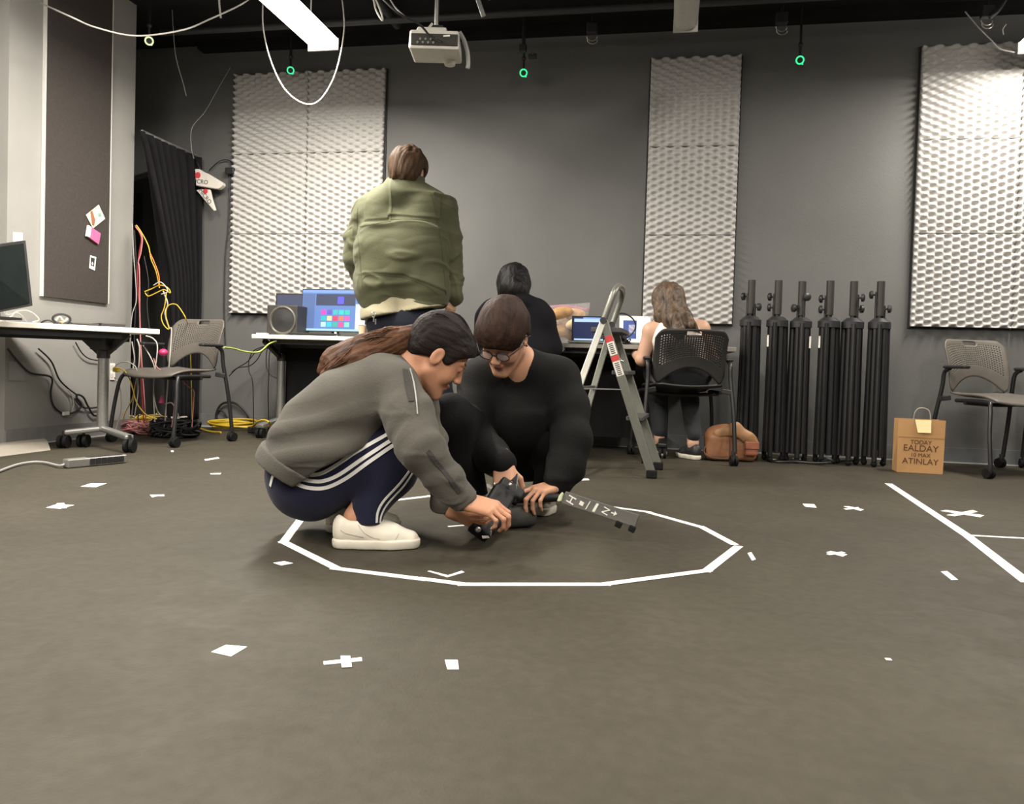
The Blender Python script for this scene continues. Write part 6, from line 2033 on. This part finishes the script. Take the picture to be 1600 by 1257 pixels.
# ================= the man standing at the desk
def stander():
    t = thing('person', flr(650, 718), 'person standing with back turned in an olive green jacket and dark trousers', 'person')
    D = 4.55
    A = lambda x, y, d=0: at(x, y, D+d)
    c = A(635, 480)
    blo = Vector((c.x-.5, c.y-.5, -.02)); bhi = Vector((c.x+.5, c.y+.6, 1.85))
    fw = axes(.30, -.93, -.20); up = axes(.03, -.18, 1)
    M = rot3(fw, up); S = 1.12
    O = A(638, 274)
    nk = A(634, 296)
    shL, shR = A(576, 334, .04), A(690, 330, .04)
    elL, elR = A(557, 402, .07), A(700, 400, .07)
    wrL, wrR = A(579, 458, .26), A(706, 458, .05)
    v = Vol(blo, bhi, .006)
    P = head(v, O, M, S, male=True)
    v.cone(P(0, -.03, -.04), nk, .065, .07, .02)
    v.cone(nk, shL, .06, .05, .03); v.cone(nk, shR, .06, .05, .03)
    v.chain([nk, A(630, 400), A(632, 480)], [.06, .09, .09], .05)
    for s, e, w_ in ((shL, elL, wrL), (shR, elR, wrR)): v.chain([s, e, w_], [.045, .04, .03], .01)
    hand(v, wrR, axes(-.05, .0, -1), axes(.8, .6, 0), axes(-.3, -.8, 0), [(.3, .4, .3)]*4, 1.05, k=.006)
    hand(v, wrL, A(586, 492, .42)-wrL, axes(0, 0, 1), axes(1, 0, 0), [(.3, .4, .3)]*4, 1.05, k=.006)
    hipL, hipR = A(602, 510), A(664, 508)
    anL, anR = A(612, 700, .02), A(694, 698, .0)
    v.chain([hipL, A(606, 600), anL], [.07, .05, .04], .01); v.chain([hipR, A(682, 600), anR], [.07, .05, .04], .01)
    vol_mesh(v, 'body', [S_pale, S_lip, S_brow], t, 2)
    # jacket
    v = Vol(blo, bhi, .0055)
    for q in (-1, 1):
        o = SIDE*(.11*q)
        v.chain([A(632, 330)+o, A(629, 390)+o*1.15, A(630, 450)+o*1.15, A(632, 482)+o], [.112, .130, .132, .122], .05)
    v.ell(A(630, 400, -.02), (.20, .15, .26), None, .05)
    v.chain([A(634, 300), shL], [.09, .092], .06); v.chain([A(634, 300), shR], [.09, .092], .06)
    v.chain([shR, A(697, 365, .07), elR, A(705, 436, .07), wrR], [.084, .080, .075, .066, .056], .012)
    v.chain([shL, A(562, 372, .07), elL, A(569, 438, .15), wrL], [.082, .076, .071, .060, .048], .012)
    v.cone(A(635, 302), A(637, 284), .092, .075, .02)
    v.cone(A(636, 290), A(638, 262), .060, .075, .0, op='sub')
    v.cut(A(630, 485), axes(.14, 0, -1))
    v.chain([elR, A(705, 436, .07), wrR], [.075, .066, .056], .012)
    def dj(Q, N):
        f = folds(Q, UZ+SIDE*.18, .17, .006, 12, 2)*(.5+.5*noise3(Q, 7, 21))
        g = folds(Q, UZ-SIDE*.5, .085, .005, 15, 2)
        sx = np.abs((Q-nv(c)) @ nv(SIDE))
        arm = np.clip((sx-.22)/.05, 0, 1)
        u_ = (Q-nv(A(630, 400))) @ nv(SIDE); z_ = Q[:, 2]
        z1 = A(630, 345).z-.02*(u_ < -.07)-.03*np.clip(-.07-u_, 0, .2)
        z2 = A(630, 433).z-.35*np.clip(u_-.02, 0, .3)-.2*np.clip(-u_-.18, 0, .2)
        st = .009*(1/(1+np.exp(-(z_-z1)/.0018)))*(np.abs(u_) < .21)*np.exp(-np.clip(z_-z1, 0, 1)/.12)
        st = st+.009*(1/(1+np.exp(-(z_-z2)/.0018)))*(np.abs(u_) < .25)*np.exp(-np.clip(z_-z2, 0, 1)/.10)
        st = st+.006*(1/(1+np.exp(-(u_+.068)/.002)))*(z_ > z1)*np.exp(-np.clip(u_+.068, 0, 1)/.06)
        st = st*((N @ nv(TOCAM)) > .2)
        return st*(1-arm)+f*(1-arm)+g*arm*.6+crease(Q, (.45, 1, 1.5), 7, .020, 41, 9)*(1-arm*.5)+crease(Q, (1, 1, 1), 11, .012, 47, 8)*arm+.005*noise3(Q, 9, 3)+.0035*np.abs(noise3(Q*nv((1, 1, 1.6)), 16, 4))
    jk = vol_mesh(v, 'jacket', C_olive, t, 1, disp=dj)
    v = Vol(A(560, 310)-Vector((.1, .3, .1)), A(700, 270)+Vector((.1, .4, .1)), .0055)
    v.cone(A(636, 300), A(639, 278), .105, .092, 0); v.cone(A(636, 302), A(639, 266), .088, .080, 0, op='sub')
    v.cut(A(638, 277), UZ)
    vol_mesh(v, 'collar', C_olive, jk, 2)
    # seams on the back
    bj = local(jk)
    M_seam = cloth('olive_seam', (.06, .07, .035))
    def seam(pts, w=.006, m_=M_seam, name='seam'):
        PP, NN = [], []
        for p in crv([Vector((x, y, 0)) for x, y in pts], 8):
            h, n = cast(bj, p.x, p.y)
            if h is not None:
                if n.dot(CAM-h) < 0: n = -n
                PP.append(h-n*.0005); NN.append(n)
        if len(PP) > 2: MB().ribbon(PP, NN, w, .002).build(name, m_, jk)
    seam([(562, 354), (590, 349), (611, 346)]); seam([(611, 343), (650, 343), (672, 345)])
    seam([(611, 298), (612, 320), (610, 346)], .004)
    seam([(566, 437), (575, 430), (600, 430), (635, 435), (665, 447), (685, 461)], .006)
    seam([(559, 325), (558, 350), (562, 400), (566, 450)], .004); seam([(672, 300), (680, 330), (690, 390), (697, 460)], .004)
    # cream hem under the jacket
    v = Vol(blo, bhi, .0065)
    for q in (-1, 1):
        o = SIDE*(.105*q)
        v.chain([A(632, 455)+o*.8, A(632, 476)+o*.9, A(632, 492)+o], [.10, .115, .147], .05)
    v.cut(A(605, 494), axes(.20, 0, -1)); v.cut(A(630, 462), axes(0, 0, 1))
    vol_mesh(v, 'shirt_hem', C_cream, t, 2)
    v = Vol(blo, bhi, .0065)
    v.ell(A(633, 508), (.16, .13, .13), None, .05)
    v.chain([hipL, A(606, 600), anL], [.105, .088, .075], .03); v.chain([hipR, A(682, 600), anR], [.105, .088, .075], .03)
    v.cone(anL, Vector((anL.x, anL.y, .08)), .075, .075, .02); v.cone(anR, Vector((anR.x, anR.y, .08)), .075, .075, .02)
    v.cut(Vector((0, 0, .06)), (0, 0, -1))
    vol_mesh(v, 'trousers', C_dnavy, t, 2, disp=lambda Q, N: folds(Q, UZ, .12, .006, 4))
    a = Vector((anR.x, anR.y, 0)); b = Vector((anL.x, anL.y, 0))
    dR = axes(.75, -.5, 0)
    M_dsh = mat('dark_sneaker', (.05, .05, .06), .6)
    shoe(t, a-dR*.07, a+dR*.24, .1, .1, upper=M_dsh, solem=M_paper)
    dL = axes(-.1, -1, 0)
    shoe(t, b-dL*.1, b+dL*.2, .1, .1, upper=M_dsh, solem=M_paper)
    v = Vol(O-Vector((.24, .24, .24)), O+Vector((.24, .24, .24)), .005)
    v.ell(P(0, -.012, .050), (.094*S, .112*S, .098*S), M, .01)
    v.ell(P(0, -.04, -.01), (.082*S, .075*S, .07*S), M, .03)
    v.ell(P(0, .14, -.04), (.14, .12, .12), M, .01, 'sub')
    v.cut(P(0, 0, -.072), -M.col[2])
    for q in (-1, 1): v.ell(P(q*.09, .004, -.004), (.024, .028, .038), M, .006, 'sub')
    vol_mesh(v, 'hair', H_mid, t, 1, disp=streak(UZ+SIDE*.2, 60, .005, 3))
    k = MB().tube([A(583, 492, -.17)+SIDE*(.012*math.cos(a))+UZ*(.014*math.sin(a)) for a in [2*math.pi*i/16 for i in range(16)]], .002, 6, closed=True)
    k.box(A(584, 499, -.17), (.008, .003, .03)).box(A(587, 503, -.17), (.008, .003, .03))
    k.build('key_ring', M_chrome, t)
    return t
stander()

# ================= the two people seated at the grey desk
def sitter_black():
    t = thing('person', Vector((cb.x, cb.y, .0)), 'seated person with back turned, black hair and black hooded top, at the grey desk', 'person')
    D = 4.92
    A = lambda x, y, d=0: at(x, y, D+d)
    c = A(805, 560, .1)
    blo = Vector((c.x-.42, c.y-.4, -.02)); bhi = Vector((c.x+.42, c.y+.62, 1.3))
    fw = axes(.05, -.85, -.5); up = axes(0, -.4, .9)
    M = rot3(fw, up)
    O = A(803, 449, .05); nk = A(805, 474)
    v = Vol(blo, bhi, .007)
    P = head(v, O, M, 1.0)
    v.cone(P(0, -.03, -.03), nk, .055, .06, .02)
    shL, shR = A(764, 490), A(850, 492)
    for s, e, w_ in ((shL, A(755, 545, .03), A(775, 540, .32)), (shR, A(862, 545, .03), A(845, 540, .32))):
        v.chain([nk, s, e, w_], [.05, .045, .036, .026], .01)
        hand(v, w_, axes(0, -1, -.1), UZ, axes(0, 0, 1), [(.3, .4, .3)]*4, .9, k=.006)
    v.chain([nk, A(806, 540), Vector((cb.x, cb.y, .56))], [.06, .08, .09], .05)
    vol_mesh(v, 'body', [S_warm, S_lip, S_brow], t, 2)
    v = Vol(blo, bhi, .007)
    for q in (-1, 1):
        o = SIDE*(.075*q)
        v.chain([A(806, 496)+o, A(806, 550)+o*1.2, Vector((cb.x, cb.y, .55))+o*1.2], [.115, .13, .125], .05)
    v.chain([A(805, 478), A(772, 490), A(764, 500)], [.08, .08, .08], .04); v.chain([A(805, 478), A(838, 490), A(848, 500)], [.08, .08, .08], .04)
    v.chain([A(764, 500), A(755, 545, .03), A(772, 541, .27)], [.08, .068, .05], .03)
    v.chain([A(848, 500), A(861, 545, .03), A(848, 541, .27)], [.08, .068, .05], .03)
    v.ell(A(805, 472, -.05), (.115, .08, .06), None, .04)
    vol_mesh(v, 'hooded_top', C_hood, t, 2, disp=lambda Q, N: .006*noise3(Q, 10, 3))
    v = Vol(blo, bhi, .007)
    for q in (-1, 1):
        hp = Vector((cb.x, cb.y, .53))+SIDE*(.09*q)
        kn = hp-TOCAM*.40-UZ*.01
        an = Vector((kn.x, kn.y, .09))+TOCAM*.05
        v.chain([hp, kn, an], [.10, .068, .05], .03)
    v.ell(Vector((cb.x, cb.y, .53)), (.16, .13, .08), None, .04)
    v.cut(Vector((0, 0, .457)), (0, 0, -1))
    for q in (-1, 1):
        hp = Vector((cb.x, cb.y, .53))+SIDE*(.09*q)
        kn = hp-TOCAM*.40-UZ*.01
        v.chain([kn, Vector((kn.x, kn.y, .09))+TOCAM*.05], [.068, .05], .03)
    vol_mesh(v, 'trousers', C_blkt, t, 2)
    for q in (-1, 1):
        an = Vector((cb.x, cb.y, 0))+SIDE*(.09*q)-TOCAM*.35
        shoe(t, an+TOCAM*.06, an-TOCAM*.2, .09, .1, upper=M_dark_sh)
    v = Vol(O-Vector((.22, .22, .26)), O+Vector((.22, .22, .24)), .0045)
    v.ell(P(0, -.012, .050), (.094, .112, .098), M, .01)
    v.chain([P(0, -.045, .02), P(0, -.06, -.06)], [.092, .088], .04)
    v.chain([P(-.05, -.02, 0), P(-.05, -.04, -.08)], [.052, .045], .03); v.chain([P(.05, -.02, 0), P(.05, -.04, -.08)], [.052, .045], .03)
    v.ell(P(0, .14, -.04), (.13, .11, .12), M, .01, 'sub')
    vol_mesh(v, 'hair', H_black, t, 1, disp=streak(UZ, 85, .003, 3))
    return t
M_dark_sh = mat('black_shoe_leather', (.02, .02, .02), .5)
sitter_black()

def sitter_white():
    t = thing('person', Vector((cw.x, cw.y, 0)), 'seated person with long brown hair and a white sleeveless top, on the black chair', 'person')
    D = 4.86
    A = lambda x, y, d=0: at(x, y, D+d)
    c = A(1060, 580, .1)
    blo = Vector((c.x-.42, c.y-.42, -.02)); bhi = Vector((c.x+.42, c.y+.75, 1.3))
    fw = axes(-.45, -.75, -.5); up = axes(-.25, -.4, .9)
    M = rot3(fw, up)
    O = A(1044, 477, .06); nk = A(1056, 505, .02)
    shL, shR = A(1017, 517, 0), A(1096, 514, 0)
    elL, wrL = A(1003, 562, .02), A(988, 548, .30)
    elR, wrR = A(1112, 560, .05), A(1075, 548, .38)
    pel = Vector((cw.x, cw.y, .54))
    v = Vol(blo, bhi, .0055)
    P = head(v, O, M, .98)
    v.cone(P(0, -.03, -.03), nk, .048, .052, .02)
    v.chain([nk, shL], [.055, .050], .04); v.chain([nk, shR], [.055, .050], .04)
    for q in (-1, 1):
        o = SIDE*(.06*q)
        v.chain([A(1057, 530)+o, A(1062, 570, .09)+o, pel+o], [.09, .08, .07], .05)
    for s, e, w_ in ((shL, elL, wrL), (shR, elR, wrR)):
        v.chain([s, e, w_], [.048, .038, .024], .02)
    hand(v, wrL, axes(-.0, -1, .1), UZ, axes(1, 0, 0), [(.3, .5, .3)]*4, .88, k=.006)
    hand(v, wrR, axes(-.4, -1, .05), UZ, axes(-1, 0, 0), [(.3, .5, .3)]*4, .88, k=.006)
    leg = []
    for q in (-1, 1):
        hp = pel+SIDE*(.085*q)
        kn = hp-TOCAM*.36+UZ*.0+SIDE*.02*q
        an = Vector((kn.x, kn.y, .10))+TOCAM*.14-SIDE*(.10 if q > 0 else -.02)
        if q > 0: an = at(1083, 692, 5.02); an.z = .10
        leg.append((hp, kn, an))
        v.chain([hp, kn, an], [.06, .05, .034], .02)
        v.cone(an, Vector((an.x, an.y, .05)), .036, .03, .01)
    vol_mesh(v, 'body', [S_pale, S_lip, S_brow], t, 2)
    # sleeveless top
    v = Vol(blo, bhi, .0055)
    for q in (-1, 1):
        o = SIDE*(.060*q)
        v.chain([A(1057, 528)+o, A(1064, 570, .09)+o*1.05, pel+o*1.05+UZ*.02], [.104, .097, .12], .05)
    v.cone(A(1040, 505, -.01), A(1048, 535, -.02), .045, .08, .02)
    v.cone(A(1076, 505, -.01), A(1070, 535, -.02), .045, .08, .02)
    v.cone(A(1058, 496, .0), A(1058, 470, 0), .075, .09, .01, op='sub')
    v.ell(shL+SIDE*-.035, (.062, .09, .085), None, .01, 'sub'); v.ell(shR+SIDE*.035, (.062, .09, .085), None, .01, 'sub')
    v.cut(Vector((0, 0, .585)), (0, 0, -1))
    vol_mesh(v, 'tank_top', C_white, t, 2, disp=lambda Q, N: .002*noise3(Q, 16, 3))
    v = Vol(blo, bhi, .0065)
    v.ell(pel-UZ*.0, (.165, .135, .075), None, .04); v.cone(pel+UZ*.0, pel+UZ*.075, .16, .15, .03, flat=TOCAM, ratio=.85)
    for hp, kn, an in leg: v.chain([hp, kn], [.10, .072], .03)
    v.cut(Vector((0, 0, .462)), (0, 0, -1))
    for hp, kn, an in leg: v.chain([kn, an+UZ*.06], [.07, .048], .03)
    vol_mesh(v, 'jeans', cloth('dark_grey_jeans', (.03, .032, .036)), t, 2, disp=lambda Q, N: .004*noise3(Q, 18, 3))
    for hp, kn, an in leg:
        a = Vector((an.x, an.y, 0))
        f = axes(-.35, -.9, 0)
        shoe(t, a-f*.07, a+f*.17, .085, .1, upper=M_dark_sh)
    v = Vol(O-Vector((.25, .25, .32)), O+Vector((.25, .25, .24)), .0042)
    v.ell(P(0, -.012, .050), (.084, .105, .093), M, .01)
    v.chain([P(0, -.05, .02), A(1052, 500, -.07), A(1060, 518, -.12), A(1064, 528, -.13)], [.074, .058, .036, .014], .035)
    v.chain([P(.05, -.02, .02), A(1070, 495, -.06), A(1080, 508, -.10), A(1094, 521, -.11)], [.045, .038, .024, .008], .03)
    v.chain([P(-.05, .01, .0), A(1030, 496, -.02), A(1027, 502, -.03)], [.045, .028, .012], .03)
    v.ell(P(0, .14, -.04), (.13, .11, .12), M, .01, 'sub')
    vol_mesh(v, 'hair', H_light, t, 1, disp=streak(UZ-SIDE*.25, 85, .0045, 3))
    MB().ball(P(.07, .04, .04), .014, 8, sc=(.5, 1.6, .6)).build('hair_clip', M_steel, t, smooth=True)
    return t
sitter_white()

# ================= what the crouching people hold
def held():
    # grey flat bar with white marks
    d0, d1 = 2.66, 2.50
    a0, a1 = at(884, 768, 2.70), at(874, 786, 2.70)
    b0, b1 = at(999, 805, 2.60), at(992, 824, 2.60)
    t = thing('marked_bar', (b0+b1)/2, 'flat grey bar with white marks and black rubber feet held out over the floor', 'bar')
    nrm = (a1-a0).cross(b0-a0).normalized()
    if nrm.dot(CAM-a0) < 0: nrm = -nrm
    o = [a1, b1, b0, a0]
    MB().prism(o, -nrm*.012).build('bar_plate', mat('dark_grey_bar', (.105, .10, .09), .45, var=.08), t, bevel=.002)
    xd = (b0-a0).normalized(); L = (b0-a0).length; H = (a0-a1).length
    upd = (a0-a1).normalized()
    def bp(f, g): return a1.lerp(b1, f)+(a0.lerp(b0, f)-a1.lerp(b1, f))*g+nrm*.0012
    M_mk = mat('white_mark_tape', (.7, .68, .6), .6)
    for txt, f, s_ in (('H', .115, .042), ('\u25cf', .265, .030), ('N', .505+.08, .034)):
        if txt == '\u25cf':
            m = MB()
            m.ball(bp(f, .5), .012, 8, sc=(1, 1, 1))
            MB().prism([bp(f-.028, .35), bp(f+.03, .28), bp(f+.03, .6), bp(f-.028, .66)], nrm*.0005).build('mark', M_mk, t)
            continue
        text_mesh(txt, s_, M_mk, 'mark', t, frame(bp(f, .5), -upd, xd), .0004)
    MB().prism([bp(.34, .15), bp(.352, .15), bp(.362, .85), bp(.35, .85)], nrm*.0005).build('mark', M_mk, t)
    MB().prism([bp(.43, .15), bp(.465, .15), bp(.475, .85), bp(.44, .85)], nrm*.0005).build('mark', M_mk, t)
    MB().prism([bp(.66, .46), bp(.70, .46), bp(.70, .32), bp(.74, .52), bp(.70, .72), bp(.70, .56), bp(.66, .56)], nrm*.0005).build('mark', M_mk, t)
    for f in (.80, .975):
        c = a1.lerp(b1, f)-upd*.008-nrm*.006
        MB().box(c, (.022, .02, .022), Matrix.Rotation(.4, 3, 'Y')).build('rubber_foot', M_rub, t, bevel=.004)
    MB().prism([at(873, 775, 2.69), at(878, 769, 2.69), at(880, 772, 2.69), at(876, 784, 2.69), at(870, 784, 2.69)], -nrm*.012).build('pale_cap', mat('pale_green_plastic', (.62, .68, .45), .5), t, bevel=.002)
    # black clamp body between the hands
    t = thing('clamp_device', flr(775, 812), 'black bracket device with silver knobs gripped by both crouching people', 'device')
    M_dev = mat('matt_black_device', (.007, .007, .0075), .55, spec=.3)
    v = Vol(at(780, 790, 2.5)-Vector((.25, .3, .16)), at(780, 790, 2.5)+Vector((.25, .3, .16)), .004)
    ddir = (at(752, 828, 2.44)-at(790, 764, 2.60)).normalized()
    DM = rot3(ddir, TOCAM)
    v.box(at(772, 796, 2.53), (.040, .095, .014), DM, .010, .01)
    v.box(at(752, 826, 2.45), (.034, .026, .022), DM, .008, .01)
    v.box(at(796, 768, 2.62), (.045, .022, .026), DM, .008, .01)
    v.cone(at(806, 778, 2.76), at(872, 778, 2.72), .020, .014, .01)
    vol_mesh(v, 'device_body', M_dev, t, 1)
    for (x, y, d_, r) in ((747, 828, 2.36, .0085), (797, 758, 2.58, .0075), (772, 757, 2.58, .006)):
        MB().ball(at(x, y, d_), r, 10).build('silver_knob', M_steel, t, smooth=True)
    c = at(759, 839, 2.37)
    MB().prism([at(753, 838, 2.37), at(763, 838, 2.37), at(765, 841, 2.37), at(754, 842, 2.37)], TOCAM*-.003).build('white_tab', M_paper, t)
    MB().ball(at(767, 834, 2.37), .005, 8, sc=(.6, .6, 1.8)).build('screw', M_steel, t, smooth=True)
    MB().tube(crv([at(800, 752, 2.64), at(806, 742, 2.66), at(803, 770, 2.6), at(803, 785, 2.6)], 6), .009, 8, flat=.3).build('strap', M_black, t)
    # grey soft tube on the floor
    a, b = flr(785, 809, .04), flr(832, 806, .04)
    tag(MB().cyl(a, b, .037, n=28).build('grey_tube', mat('dark_grey_sleeve', (.04, .039, .034), .8, var=.1), smooth=True, bevel=.006), 'dark grey cylinder lying on the floor against the grey sneaker', 'cylinder')
held()
